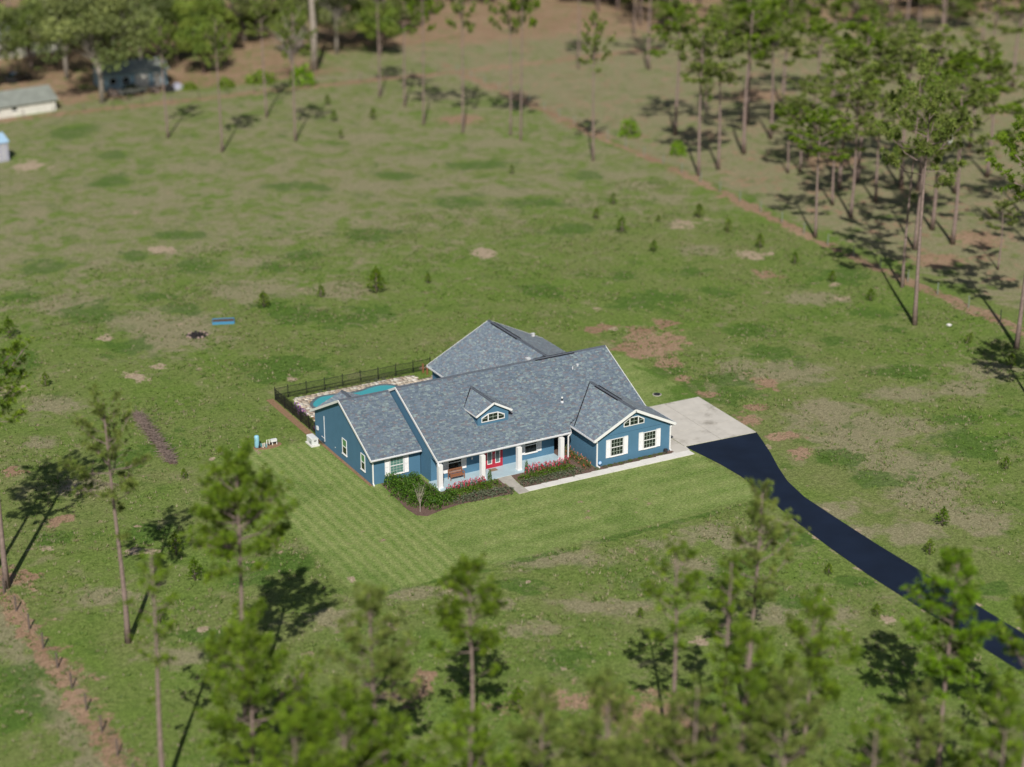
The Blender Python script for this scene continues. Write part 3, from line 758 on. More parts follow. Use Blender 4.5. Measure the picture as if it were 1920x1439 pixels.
def window(loc, rz, w, h, cols=4, rows=2, glass='glass', glass2=None, muntins=True, mc='muntin'):
    """Sash window in its own frame; origin at the lower left corner on the wall face, the face looks along local -y."""
    wn_ = MB(); fr(wn_, 0, w, 0, h, -.055, -.003, .055)
    o = wn_.build('window', M['white'], house); o.location = loc; o.rotation_euler = (0, 0, rz)
    MB().box((.056, -.05, h / 2 - .03), (w - .056, -.02, h / 2 + .03)).build('sash_rail', M['white'], o)
    MB().box((-.05, -.09, -.06), (w + .05, -.004, -.004)).build('sill', M['white'], o)
    for k, (z0, z1) in enumerate(((.056, h / 2 - .031), (h / 2 + .031, h - .056))):
        MB().box((.057, -.016, z0), (w - .057, -.004, z1)).build('pane', M[(glass2 or glass) if k else glass], o)
        if muntins:
            mb = MB()
            for i in range(1, cols):
                x = .057 + (w - .114) * i / cols
                mb.box((x - .012, -.03, z0), (x + .012, -.018, z1))
            for i in range(1, rows):
                z = z0 + (z1 - z0) * i / rows
                mb.box((.058, -.0292, z - .012), (w - .058, -.0182, z + .012))
            mb.build('muntin', M[mc], o)
    return o

def shutter(x0, x1, z0, z1, y):
    mb = MB(); fr(mb, x0, x1, z0, z1, y - .05, y - .003, .05)
    mb.box((x0 + .05, y - .04, (z0 + z1) / 2 - .03), (x1 - .05, y - .003, (z0 + z1) / 2 + .03))
    o = mb.build('shutter', M['shutter'], house)
    lv = MB(); n = int((z1 - z0) / .07)
    for i in range(n):
        z = z0 + .05 + (z1 - z0 - .1) * i / n
        lv.prism([(x0 + .05, y - .036, z), (x0 + .05, y - .006, z + .06), (x0 + .05, y - .006, z + .03)], (x1 - x0 - .1, 0, 0))
    lv.build('louvre', M['shutter'], o)

window((1.63, 0, .58), 0, 1.28, 1.58, 4, 3, 'glass_teal', None)
shutter(1.17, 1.60, .52, 2.2, 0); shutter(2.95, 3.38, .52, 2.2, 0)
window((0, 5.90, .72), -math.pi / 2, .92, 1.42, muntins=False, glass='glass', glass2='glass_green')
window((0, 2.12, .72), -math.pi / 2, .82, 1.46, muntins=False, glass='glass', glass2='glass_green')
window((19.58, YGW, .72), 0, 1.28, 1.58, 4, 2)
window((22.9, YGW, .72), 0, 1.28, 1.54, 4, 2)
for a, b in ((19.12, 19.54), (20.90, 21.32), (22.42, 22.86), (24.21, 24.64)): shutter(a, b, .66, 2.32, YGW)
window((6.13, YP, .56), 0, 1.32, 1.60, 4, 2, mc='dark'); shutter(5.68, 6.10, .52, 2.16, YP); shutter(7.48, 7.87, .64, 2.16, YP)
window((13.5, YP, .66), 0, 1.24, 1.50, 4, 2, mc='dark'); shutter(13.05, 13.47, .62, 2.16, YP); shutter(14.78, 15.18, .66, 2.16, YP)

def fan_window(x, y, z0, w, zs, zt):
    """Three-light window with a flat top and sloping shoulders. x: centre, w: half width, zs/zt: height at shoulder and top."""
    m = w * .42
    def member(pts, k=.05):
        pass
    out = [(x - w, z0), (x + w, z0), (x + w, zs), (x + m, zt), (x - m, zt), (x - w, zs)]
    c = (x, (z0 + zt) / 2)
    inn = []
    for px_, pz in out:
        inn.append((px_ + (.06 if px_ < x else -.06), pz + (.06 if pz == z0 else -.07)))
    mb = MB()
    for i in range(6):
        j = (i + 1) % 6
        mb.prism([(out[i][0], y - .003, out[i][1]), (out[j][0], y - .003, out[j][1]), (inn[j][0], y - .003, inn[j][1]), (inn[i][0], y - .003, inn[i][1])], (0, -.05, 0))
    o = mb.build('window', M['white'], house)
    for sx in (-1, 1):
        MB().box((x + sx * m - .045, y - .052, z0 + .06), (x + sx * m + .045, y - .018, zt - .06)).build('mullion', M['white'], o)
    p3 = [[(x - w + .06, z0 + .06), (x - m - .046, z0 + .06), (x - m - .046, zt - .08), (x - w + .06, zs - .07)],
          [(x - m + .046, z0 + .06), (x + m - .046, z0 + .06), (x + m - .046, zt - .07), (x - m + .046, zt - .07)],
          [(x + m + .046, z0 + .06), (x + w - .06, z0 + .06), (x + w - .06, zs - .07), (x + m + .046, zt - .08)]]
    for q in p3:
        MB().prism([(a, y - .004, b) for a, b in q], (0, -.012, 0)).build('pane', M['glass'], o)
    mb = MB()
    zc = (z0 + zt) / 2
    mb.box((x - m + .047, y - .029, zc - .012), (x + m - .047, y - .018, zc + .012))
    mb.box((x - .012, y - .030, z0 + .062), (x + .012, y - .0185, zt - .072))
    for sx in (-1, 1):
        a, b = sorted((x + sx * (m + .048), x + sx * (w - .062)))
        mb.box((a, y - .029, zc - .05), (b, y - .018, zc - .026))
    mb.build('muntin', M['muntin'], o)
fan_window(21.89, YGW, 3.17, 1.04, 3.60, 3.95)
fan_window(11.0, -.84, 3.93, 1.12, 4.35, 4.66)

# double red door
dr = MB(); fr(dr, 9.62, 11.34, .10, 2.20, YP - .09, YP - .003, .09)
frame = dr.build('door_frame', M['red_door'], house)
for k, (a, b) in enumerate(((9.715, 10.475), (10.485, 11.245))):
    d = MB(); fr(d, a, b, .13, 2.105, YP - .065, YP - .003, .15)
    d.box((a + .15, YP - .065, .28), (b - .15, YP - .003, .45))
    o = d.build('door', M['red_door'], house)
    MB().box((a + .151, YP - .02, .46), (b - .151, YP - .004, 1.954)).build('pane', M['door_glass'], o)
    t = MB(); fr(t, a + .152, b - .152, .452, 1.953, YP - .075, YP - .021, .045); t.build('glazing_trim', M['white'], o)
    xh = b - .08 if k == 0 else a + .08
    MB().box((xh - .02, YP - .11, 1.0), (xh + .02, YP - .066, 1.35)).build('handle', M['metal'], o)
MB().box((8.35, YP - .1, 1.28), (8.45, YP - .003, 1.45)).build('wall_lamp', M['white'], house)

# ---- fittings on the walls and roof
cd = MB(); cd.tube([(-.04, 9.62, .35), (-.04, 9.62, 2.75)], [.035, .035], 6); cd.tube([(-.04, 9.62, .62), (-.04, 10.3, .62)], [.03, .03], 6)
cd.build('conduit', M['gutter'], house)
MB().box((-.12, 10.98, .92), (-.003, 11.3, 1.22)).box((-.14, 10.98, 1.22), (-.003, 11.3, 1.25)).build('meter_box', M['gen'], house)
MB().lathe([(.03, 0), (.03, .06)], (-.03, 7.4, .6), 8).build('hose_tap', M['white'], house)
pv = MB(); pv.lathe([(.16, -.1), (.13, .05), (.075, .08)], (18.18, -.22, 3.99), 12); pv.build('vent_flashing', M['gutter'], house)
MB().lathe([(.055, 0), (.055, .30)], (18.18, -.22, 4.03), 10).build('vent_pipe', M['dark'], house)
MB().lathe([(.075, 0), (.085, .05), (.06, .12)], (18.18, -.22, 4.32), 10).build('vent_cap', M['white'], house)
def roof_box(x, y, z, s=.16):
    mb = MB(); mb.box((x - s, y - s, z - .15), (x + s, y + s, z + .10)); mb.box((x - s - .04, y - s - .04, z + .10), (x + s + .04, y + s + .04, z + .14))
    mb.build('roof_vent', M['gutter'], house)
roof_box(17.6, 4.75, ZAM + .02)
roof_box(21.64, 3.0, zm(3.0) + .02, .07)
MB().lathe([(.05, 0), (.05, .25)], (21.0, 2.75, zm(2.75)), 8).build('vent_pipe', M['gutter'], house)
roof_box(23.5, 14.2, ZRR + .2 + (ZAM - ZRR) * (XRR - 23.5) / (XRR - XRM), .12)

# ------------------------------------------------------------------ pool yard
def smooth_loop(pts, n=6):
    out = []; k = len(pts)
    for i in range(k):
        p0, p1, p2, p3 = (Vector((*pts[(i + j) % k], 0)) for j in (-1, 0, 1, 2))
        for t in np.linspace(0, 1, n, endpoint=False):
            out.append(.5 * ((2 * p1) + (p2 - p0) * t + (2 * p0 - 5 * p1 + 4 * p2 - p3) * t * t + (3 * p1 - p0 - 3 * p2 + p3) * t ** 3))
    return [(p.x, p.y) for p in out]

POOL = smooth_loop([(2.7, 18.2), (3.0, 19.1), (3.9, 19.95), (4.7, 20.08), (5.6, 19.85), (6.8, 19.55), (7.9, 19.55), (9.0, 19.9), (9.9, 20.05), (10.8, 19.8), (11.4, 19.1), (11.5, 17.6), (10.6, 16.6), (8.8, 16.4), (7.0, 16.8), (5.2, 16.5), (3.4, 16.8)])
pcx = sum(p[0] for p in POOL) / len(POOL); pcy = sum(p[1] for p in POOL) / len(POOL)
def inset(loop, d):
    k = len(loop); o = []
    for i in range(k):
        a, b = Vector(loop[i - 1]), Vector(loop[(i + 1) % k])
        t = (b - a).normalized(); n = Vector((t.y, -t.x))
        if n.dot(Vector((pcx, pcy)) - Vector(loop[i])) > 0: n = -n
        # outward normal n
        o.append((loop[i][0] - n.x * d, loop[i][1] - n.y * d))
    return o
pool = empty('swimming_pool', (pcx, pcy, 0), label='turquoise kidney shaped swimming pool inside the black fence', cat='pool')
def put(o):
    o.parent = pool; o.location = (-pcx, -pcy, 0); return o
inn = inset(POOL, .0); outr = inset(POOL, -.28)
cop = MB()
for i in range(len(POOL)):
    j = (i + 1) % len(POOL)
    cop.face([(*inn[i], .075), (*outr[i], .075), (*outr[j], .075), (*inn[j], .075)])
    cop.face([(*inn[i], -.35), (*inn[i], .075), (*inn[j], .075), (*inn[j], -.35)])
    cop.face([(*outr[i], .075), (*outr[i], 0), (*outr[j], 0), (*outr[j], .075)])
put(cop.build('coping', M['pool_tile']))
put(MB().face([(*p, .012) for p in POOL]).build('pool_floor', M['pool_floor']))
wm, nt, bs = new_mat('pool_water')
bs.inputs['Base Color'].default_value = (.02, .62, .74, 1)
bs.inputs['Roughness'].default_value = .04
bs.inputs['Alpha'].default_value = .55
tc = nd(nt, 'ShaderNodeTexCoord')
bump(nt, bs, noise(nt, tc.outputs['Object'], 3.5, 3, .5), .12, .05)
put(MB().face([(*p, .032) for p in POOL]).build('water', wm))

def inside(loop, x, y):
    r = False; k = len(loop)
    for i in range(k):
        (x0, y0), (x1, y1) = loop[i - 1], loop[i]
        if (y0 > y) != (y1 > y) and x < (x1 - x0) * (y - y0) / (y1 - y0) + x0: r = not r
    return r
deck = empty('pool_deck', (0, 0, 0), kind='structure')
DECK = [(1.45, 11.9), (1.45, 19.2), (1.95, 21.0), (6, 21.15), (12.3, 21.2), (14.1, 20.95), (14.2, 19.5), (16.5, 20.1), (16.5, 11.9)]
setp(slab(DECK, .02, .02).build('bedding', M['mulch_red'], deck), kind='structure')
Vv, Ff, Cc = [], [], []
TR = [(.60, .53, .43), (.66, .60, .51), (.52, .44, .35), (.70, .66, .59), (.56, .47, .37), (.44, .35, .28)]
y = 11.9; row = 0
while y < 21.2:
    h = random.choice((.26, .36, .42, .3))
    x = 1.3 - random.uniform(0, .4)
    while x < 16.5:
        w = random.choice((.3, .42, .55, .36, .62))
        cx, cy = x + w / 2, y + h / 2
        if inside(DECK, cx, cy) and not inside(outr, cx, cy):
            g = .018; z = .045 + random.uniform(0, .018)
            j = lambda: random.uniform(-.03, .03)
            q = [(x + g + j(), y + g + j()), (x + w - g + j(), y + g + j()), (x + w - g + j(), y + h - g + j()), (x + g + j(), y + h - g + j())]
            k = len(Vv)
            Vv += [(a, b, z) for a, b in q] + [(a, b, .0) for a, b in q]
            Ff += [(k, k+1, k+2, k+3)] + [(k + i, k + 4 + i, k + 4 + (i + 1) % 4, k + (i + 1) % 4) for i in range(4)]
            c = np.array(random.choice(TR)) * random.uniform(.8, 1.12)
            Cc += [c] * 5
        x += w
    y += h; row += 1
setp(link('pavers', mesh_np('pavers', Vv, Ff, Cc), M['paver'], deck), kind='stuff')

fence = empty('pool_fence', (.2, 21.52, 0), label='black metal picket fence around the pool yard', cat='fence')
def rel(v): return Vector(v) - Vector((.2, 21.52, 0))
picket_me = MB().box((-.0115, -.0115, .08), (.0115, .0115, 1.16)).mesh('picket')
picket_me.materials.append(M['black_metal'])
post_me = MB().box((-.032, -.032, 0), (.032, .032, 1.26)).box((-.042, -.042, 1.26), (.042, .042, 1.30)).mesh('post')
post_me.materials.append(M['black_metal'])
def fence_run(pts):
    for a, b in zip(pts[:-1], pts[1:]):
        a, b = Vector((*a, 0)), Vector((*b, 0))
        t = (b - a).normalized()
        rails = MB()
        for z in (.14, .52, 1.14): rails.beam(a + t * .034 + Vector((0, 0, z)), b - t * .034 + Vector((0, 0, z)), .024, .034)
        p = link('rail_panel', rails.mesh('rail_panel'), M['black_metal'], fence)
        p.location = -Vector((.2, 21.52, 0))
        n = max(3, int((b - a).length / .115))
        for i in range(1, n):
            q = a + (b - a) * i / n
            k = link('picket', picket_me, None, p); k.location = (q.x, q.y, 0)
bx_ = [(.2, 21.52), (1.49, 21.52)] + [(1.49 + 1.85 * i, 21.52) for i in range(1, 9)]
sd_ = [(.2, 21.52), (.2, 19.26), (.2, 17.41), (.2, 15.56), (.2, 13.71), (.2, 11.9)]
fence_run(bx_); fence_run(sd_)
for q in bx_ + sd_[1:]: link('post', post_me, None, fence, rel((*q, 0)))

def stake(x, y, h, lab):
    mb = MB(); mb.box((-.06, -.06, 0), (.06, .06, h)); mb.box((-.075, -.075, h), (.075, .075, h + .04))
    setp(mb.build('wooden_post', M['wood'], None, (x, y, 0)), label=lab, cat='post', group='wooden posts behind the rear wing')
stake(15.45, 20.5, .95, 'short orange brown post nearest the pool deck')
stake(15.3, 21.1, .9, 'short orange brown post nearest the black fence')

# ------------------------------------------------------------------ yard equipment
g = empty('generator', (-.9, 10.35, 0), label='white standby generator on a concrete pad beside the left wing', cat='generator')
mb = MB(); mb.box((-.30, -.56, .14), (.30, .56, .68)); mb.build('cabinet', M['gen'], g)
mb = MB(); mb.prism([(-.33, -.59, .685), (.33, -.59, .685), (.33, -.59, .72), (.22, -.59, .77), (-.22, -.59, .77), (-.33, -.59, .72)], (0, 1.18, 0)); mb.build('lid', M['gen'], g)
MB().box((-.40, -.66, 0), (.40, .66, .12)).build('pad', M['walk'], g)
for i in range(5): MB().box((-.312, -.40, .22 + i * .05), (-.301, -.05, .245 + i * .05)).build('vent_slot', M['metal'], g)
MB().box((-.1, -.575, .45), (.1, -.562, .58)).build('panel_plate', M['metal'], g)
MB().box((.10, -.57, .5), (.16, -.563, .56)).build('latch', M['dark'], g)
pm = MB()
for dy in (-.35, -.15, .1): pm.tube([(.31, dy, .35), (.55, dy, .3), (.6, dy - .3, .22), (.88, dy - .3, .25)], [.03] * 4, 6)
pm.build('conduit', M['dark'], g)

cx, cy = -4.65, 11.95
setp(MB().lathe([(1.15, 0), (1.1, .02), (.3, .035)], (0, 0, 0), 18).build('soil_patch', M['mulch_red'], None, (cx + .15, cy, 0)), kind='structure').scale = (1.15, .62, 1)
t = empty('pressure_tank', (-5.42, 12.05, 0), label='pale blue well pressure tank standing on the soil patch', cat='tank')
MB().lathe([(.17, 0), (.19, .06), (.215, .10), (.215, 1.02), (.19, 1.10), (.10, 1.15)], (0, 0, 0), 18).build('cylinder', M['tank'], t, smooth=True)
MB().lathe([(.20, 0), (.20, .05)], (0, 0, 0), 14).build('foot', M['dark'], t)
w = empty('well_pump', (-4.65, 11.8, 0), label='white and teal well pipes with valves beside the blue tank', cat='pump')
def pipe(pts, r, mat, nm='pipe'):
    MB().tube(pts, [r] * len(pts), 8).build(nm, M[mat], w)
pipe([(-.35, -.1, 0), (-.35, -.1, .42), (-.2, -.1, .44), (-.2, -.1, .1)], .045, 'pvc')
pipe([(.05, 0, 0), (.05, 0, .62), (.28, 0, .62), (.28, 0, .2)], .05, 'pvc')
pipe([(-.42, .15, 0), (-.42, .15, .35)], .06, 'pvc_green')
pipe([(-.1, -.2, 0), (-.1, -.2, .38)], .05, 'pvc_green')
pipe([(.6, .05, 0), (.6, .05, .5), (1.0, .05, .5), (1.0, .05, 0)], .05, 'pvc')
MB().box((.42, -.1, .36), (.98, .16, .58)).build('filter_box', M['gen'], w)
MB().box((-.35, .05, .12), (.5, .14, .2)).build('manifold', M['dark'], w)
MB().lathe([(.10, 0), (.10, .22), (.05, .26)], (-.62, .05, 0), 10).build('motor', M['dark'], w)

# bench on the porch
b = empty('porch_bench', (6.62, -2.45, .10), label='brown wooden bench on the porch under the left window', cat='bench')
for s_ in (-1, 1):
    for yy_, hh in ((-.22, .60), (.25, .88)):
        MB().box((s_ * .64 - .03, yy_ - .03, 0), (s_ * .64 + .03, yy_ + .03, hh)).build('leg', M['wood'], b)
    MB().box((s_ * .64 - .04, -.26, .60), (s_ * .64 + .04, .22, .635)).build('armrest', M['wood'], b)
for i in range(5):
    MB().box((-.61, -.23 + i * .088, .40), (.61, -.155 + i * .088, .425)).build('slat', M['wood'], b)
MB().box((-.61, -.24, .33), (.61, -.21, .395)).build('apron', M['wood'], b)
bk = MB(); bk.box((-.64, .235, .80), (.64, .27, .88)); bk.box((-.61, .235, .46), (.61, .27, .52))
bk = bk.build('backrest', M['wood'], b)
for i in range(11):
    x = -.55 + i * .11
    MB().box((x - .032, .242, .522), (x + .032, .262, .798)).build('slat', M['wood'], bk)
setp(MB().box((9.84, -2.62, .102), (10.52, -2.12, .122)).build('doormat', M['mat']), label='tan doormat in front of the red double door', cat='doormat')

sg = empty('yard_sign', (18.42, -6.22, 0), label='small pale blue octagonal sign by the garage corner downspout', cat='sign')
mb = MB(); mb.prism([(.17 * math.cos(math.pi / 8 + k * math.pi / 4), -.012, .46 + .17 * math.sin(math.pi / 8 + k * math.pi / 4)) for k in range(8)], (0, .02, 0)); mb.build('board', M['sign'], sg)
mb = MB(); mb.prism([(.125 * math.cos(math.pi / 8 + k * math.pi / 4), -.018, .46 + .125 * math.sin(math.pi / 8 + k * math.pi / 4)) for k in range(8)], (0, .005, 0)); mb.build('emblem', plain('sign_face', (.55, .70, .90), .5), sg)
MB().box((-.012, -.008, 0), (.012, .006, .3)).build('stem', M['metal'], sg)
mb = MB().lathe([(.12, 0), (.17, .05), (.19, .30), (.20, .32), (.17, .32), (.16, .26)], (0, 0, 0), 14)
setp(mb.build('plant_pot', M['terracotta'], None, (25.05, -6.3, .03)), label='black pot standing by the right garage corner', cat='pot')

l = empty('access_lid', (31.84, 5.4, 0), label='round black access lid in the grass behind the concrete pad', cat='lid')
MB().lathe([(.34, 0), (.34, .07), (.30, .09)], (0, 0, 0), 18).build('cover', M['dark'], l)
MB().lathe([(.43, 0), (.43, .045), (.36, .05)], (0, 0, 0), 18).build('collar', M['walk_old'], l)

f = empty('raised_bed', (3.75, 44.0, 0), rz=-.75, label='raised garden bed with bright blue sides in the field', cat='planter')
for a, c in (((-1.45, -.62, 0), (1.45, -.55, .32)), ((-1.45, .55, 0), (1.45, .62, .32)), ((-1.45, -.55, 0), (-1.38, .55, .32)), ((1.38, -.55, 0), (1.45, .55, .32))):
    MB().box(a, c).build('side_board', M['raised_blue'], f)
MB().box((-1.37, -.54, .01), (1.37, .54, .24)).build('soil', M['soil'], f)
f.rotation_euler = (0, 0, rad(-29 + 8)); f.scale = (.78, .95, .9)
p = empty('fire_pit', (.0, 41.6, 0), label='dark round fire pit with charred logs in the field', cat='fire pit')
MB().lathe([(.95, 0), (.9, .04), (.2, .06)], (0, 0, 0), 18).build('ash', M['ash'], p)
for k in range(14):
    a = k * 2 * math.pi / 14
    MB().lathe([(.13, 0), (.16, .08), (.08, .18)], (1.0 * math.cos(a), .95 * math.sin(a), 0), 7).build('stone', M['stone' if k % 3 else 'ash'], p)
for k in range(4):
    a = k * .8; MB().tube([(-.6 * math.cos(a), -.6 * math.sin(a), .12 + .03 * k), (.6 * math.cos(a), .6 * math.sin(a), .18 + .03 * k)], [.07, .06], 6).build('log', M['ash'], p)

# ------------------------------------------------------------------ foliage kits (numpy)
def rdirs(n):
    v = RNG.normal(size=(n, 3)); return v / np.linalg.norm(v, axis=1)[:, None]

def tufts(P, D, R, m=22, width=.035, spread=.85, cols=None):
    """Needle tufts: at every point P a burst of m narrow blades around direction D, R long."""
    P = np.asarray(P, float); D = np.asarray(D, float); R = np.asarray(R, float)
    n = len(P)
    d = D[:, None, :] * .85 + rdirs(n * m).reshape(n, m, 3) * spread
    d /= np.linalg.norm(d, axis=2)[..., None]
    L = R[:, None] * RNG.uniform(.65, 1.1, (n, m))
    side = np.cross(d, rdirs(n * m).reshape(n, m, 3)); side /= np.linalg.norm(side, axis=2)[..., None]
    base = P[:, None, :] + d * (L * .08)[..., None]
    mid = P[:, None, :] + d * (L * .6)[..., None]
    tip = P[:, None, :] + d * L[..., None] - np.array([0, 0, .12]) * L[..., None]
    w = (R[:, None] * width / .4)[..., None]
    bl = P[:, None, :] + d * (L * .12)[..., None]
    V = np.stack([bl + side * w, tip, bl - side * w], 2).reshape(-1, 3)
    F = np.arange(len(V)).reshape(-1, 3)
    c = np.repeat(cols, m, axis=0) * RNG.uniform(.75, 1.25, (n * m, 1))
    return V, F, c

def leafcards(P, size, cols, up=.3):
    """One small folded-free quad per point, random attitude."""
    P = np.asarray(P, float); n = len(P)
    nrm = rdirs(n) + np.array([0, 0, up]); nrm /= np.linalg.norm(nrm, axis=1)[:, None]
    a = np.cross(nrm, rdirs(n)); a /= np.linalg.norm(a, axis=1)[:, None]
    b = np.cross(nrm, a)
    s = (size * RNG.uniform(.6, 1.3, n))[:, None]
    V = np.stack([P - a * s, P + b * s * .6, P + a * s, P - b * s * .6], 1).reshape(-1, 3)
    return V, np.arange(4 * n).reshape(-1, 4), cols

def cat_mesh(name, parts):
    Vs, Fs, Cs, k = [], [], [], 0
    for v, f, c in parts:
        Vs.append(v); Fs.append(f + k); Cs.append(c); k += len(v)
    return mesh_np(name, np.concatenate(Vs), np.concatenate(Fs), np.concatenate(Cs))

GREENS = np.array([(.175, .275, .018), (.14, .23, .015), (.22, .32, .024), (.105, .185, .013)])
PALES = np.array([(.215, .275, .055), (.175, .24, .045), (.26, .31, .075), (.145, .21, .036)])
LUSHG = np.array([(.145, .265, .010), (.17, .30, .012), (.11, .215, .010), (.20, .335, .016)])

def pine_meshes(seed, H, wid, start, dens=1.0, tone=GREENS, flat=False, low=0, bend=.02, tr=.36, r0=None):
    """Trunk + limbs mesh and needle crown mesh of a tall pine; origin at the base."""
    rnd = random.Random(seed)
    r0 = r0 or .10 + H * .0062
    bx, by = rnd.uniform(-1, 1) * bend * H, rnd.uniform(-1, 1) * bend * H
    ph = rnd.uniform(0, 6)
    def tp(t): return Vector((bx * t * t + .10 * math.sin(t * 5 + ph), by * t * t + .10 * math.cos(t * 4 + ph), H * t))
    wood = MB()
    n = 9
    wood.tube([tp(i / n) for i in range(n + 1)], [r0 * 1.25 if i == 0 else r0 * (1 - .82 * (i / n)) for i in range(n + 1)], 8)
    TP, TD, TR_ = [], [], []
    nb = int((27 if not flat else 19) * dens + .5)
    az = rnd.uniform(0, 6)
    specs = []
    for i in range(nb):
        f = (i + rnd.uniform(-.3, .3)) / nb
        f = min(max(f, 0), 1)
        t = start + (1 - start) * f * .97
        prof = (.70 + 1.2 * f) if f < .28 else 1.04 - (f - .28) * (1.0 if not flat else .65)
        specs.append((t, max(.18, prof) * wid * rnd.uniform(.6, 1.15), .15 + .75 * f))
    for k in range(low): specs.append((rnd.uniform(start - .22, start - .04), wid * rnd.uniform(.3, .6), .05))
    for t, L, el in specs:
        az += 2.4 + rnd.uniform(-.5, .5)
        o = tp(t)
        e = el + rnd.uniform(-.25, .2)
        d = Vector((math.cos(az) * math.cos(e), math.sin(az) * math.cos(e), math.sin(e)))
        p1 = o + d * L * .5 + Vector((0, 0, -.03 * L)); p2 = o + d * L + Vector((0, 0, .16 * L))
        rb_ = max(.018, r0 * .30 * (L / max(wid, .1)))
        wood.tube([o, p1, p2], [rb_, rb_ * .65, rb_ * .25], 4, cap=False)
        ns = max(3, int(L * 3.4 * dens + 2))
        ends = [(p2, (p2 - p1).normalized())]
        for j in range(ns):
            u = rnd.uniform(.38, .98)
            q = o.lerp(p1, u * 2) if u < .5 else p1.lerp(p2, u * 2 - 1)
            a2 = az + rnd.choice((-1, 1)) * rnd.uniform(.4, 1.2)
            e2 = e + rnd.uniform(-.1, .55)
            d2 = Vector((math.cos(a2) * math.cos(e2), math.sin(a2) * math.cos(e2), math.sin(e2)))
            l2 = L * rnd.uniform(.18, .42)
            q2 = q + d2 * l2
            wood.tube([q, q2], [rb_ * .4, .012], 3, cap=False)
            ends.append((q2, d2))
            if l2 > .5: ends.append((q + d2 * l2 * .55, d2))
        for q, dd in ends:
            for m_ in range(rnd.choice((1, 2, 2, 3))):
                TP.append(q + Vector((rnd.uniform(-.2, .2), rnd.uniform(-.2, .2), rnd.uniform(-.10, .2))))
                TD.append((dd + Vector((0, 0, .45))).normalized()); TR_.append(tr * rnd.uniform(.75, 1.25))
    for m_ in range(int(7 * dens)):
        TP.append(tp(1) + Vector((rnd.uniform(-.3, .3), rnd.uniform(-.3, .3), rnd.uniform(-.7, .15)))); TD.append(Vector((0, 0, 1))); TR_.append(tr)
    cols = tone[RNG.integers(0, len(tone), len(TP))] * RNG.uniform(.5, 1.4, (len(TP), 1))
    V, F, c = tufts([tuple(p) for p in TP], [tuple(p) for p in TD], TR_, 34, .021, 1.15, cols)
    wm_ = wood.mesh('trunk', True); wm_.materials.append(M['bark'])
    cm = mesh_np('crown', V, F, c); cm.materials.append(M['needles'])
    return wm_, cm

def pine(loc, meshes, label, group, rz=0, name='pine_tree', scale=1, cat='pine tree'):
    e = empty(name, (loc[0], loc[1], 0), rz, label=label, cat=cat, group=group)
    e.scale = (scale, scale, scale)
    link('trunk', meshes[0], None, e); link('crown', meshes[1], None, e)
    return e

FG = {
 'A': ('tall left edge pine with a bare trunk at the end of the dirt strip', GREENS, 1.0, 1),
 'A2': ('pine outside the left edge whose long shadow lies across the grass', GREENS, 1.0, 0),
 'B': ('tall thin pine with an open sparse crown near the brush row', PALES * .9, .85, 2),
 'C': ('narrow pine with a ragged crown below the open sparse pine', GREENS, .7, 1),
 'D': ('full crowned green pine beside the striped lawn left of the house', GREENS, 1.6, 2),
 'E': ('blurred pine directly below the full crowned green pine', GREENS, 1.5, 0),
 'F': ('pale thin crowned pine left of the single dark pine below the lawn', PALES, 1.3, 0),
 'G': ('lone dark green pine standing in the middle below the lawn', GREENS * .9, 1.25, 1),
 'H': ('pine with a broken open crown and long bare trunk left of the pale pine', GREENS, .8, 2),
 'K': ('slim pine squeezed between the open crowned pine and the pale pine', GREENS, .8, 1),
 'I': ('pale wispy pine whose top overlaps the edge of the black driveway', PALES, 1.1, 1),
 'J': ('blurred pine between the pale wispy pine and the dense pine on the driveway', GREENS, 1.2, 0),
 'L': ('dense bright pine covering the lower bend of the black driveway', LUSHG, 1.5, 1),
 'M': ('pine at the right edge beside the lower driveway', GREENS, 1.2, 0),
 'N1': ('pale blurred pine at the bottom edge right of the lone dark pine', PALES, 1.3, 0),
 'N2': ('small blurred pine at the bottom edge next to the bright sapling', PALES, 1.2, 0),
 'O1': ('leafy blurred pine under the open crowned pine near the bare soil', GREENS, 1.4, 0),
 'O2': ('lowest blurred pine below the pale wispy pine', PALES, 1.3, 0),
 'Q': ('wide blurred pine at the bottom edge below the pale thin crowned pine', GREENS, 1.5, 0),
 'Q2': ('blurred pine at the bottom edge left of the wide blurred pine', GREENS, 1.4, 0),
 'R': ('bottom edge pine left of the dense bright pine trunk', GREENS, .8, 0),
 'S': ('bottom right corner pine', GREENS, .9, 0),
 'T': ('bottom edge pine on the bare soil patch', PALES, .8, 0),
}
FGT += [('U1', -18.5, -52.5, 11.5, 2.6, .35), ('U2', -8.2, -56.8, 11.0, 2.8, .3), ('U3', 4.2, -62.5, 11.2, 2.6, .3), ('U4', 8.6, -64.0, 11.6, 2.4, .35), ('U5', -22.0, -49.0, 10.4, 2.6, .3), ('U6', -12.6, -58.6, 11.2, 3.0, .3)]
FG.update({'U1': ('soft blurred pine top at the bottom edge below the brown soil heap', GREENS, 1.3, 0), 'U2': ('pale soft pine top at the bottom edge, third from the bright sapling', PALES, 1.3, 0),
 'U3': ('blurred pine top at the bottom edge between two tree shadows', PALES, 1.2, 0), 'U4': ('blurred pine top left of the bottom right shadow', GREENS, 1.1, 0), 'U5': ('dark blurred pine top at the bottom edge by the trunk of the wide pine', GREENS, 1.2, 0), 'U6': ('widest pale pine top at the bottom edge', PALES, 1.3, 0)})
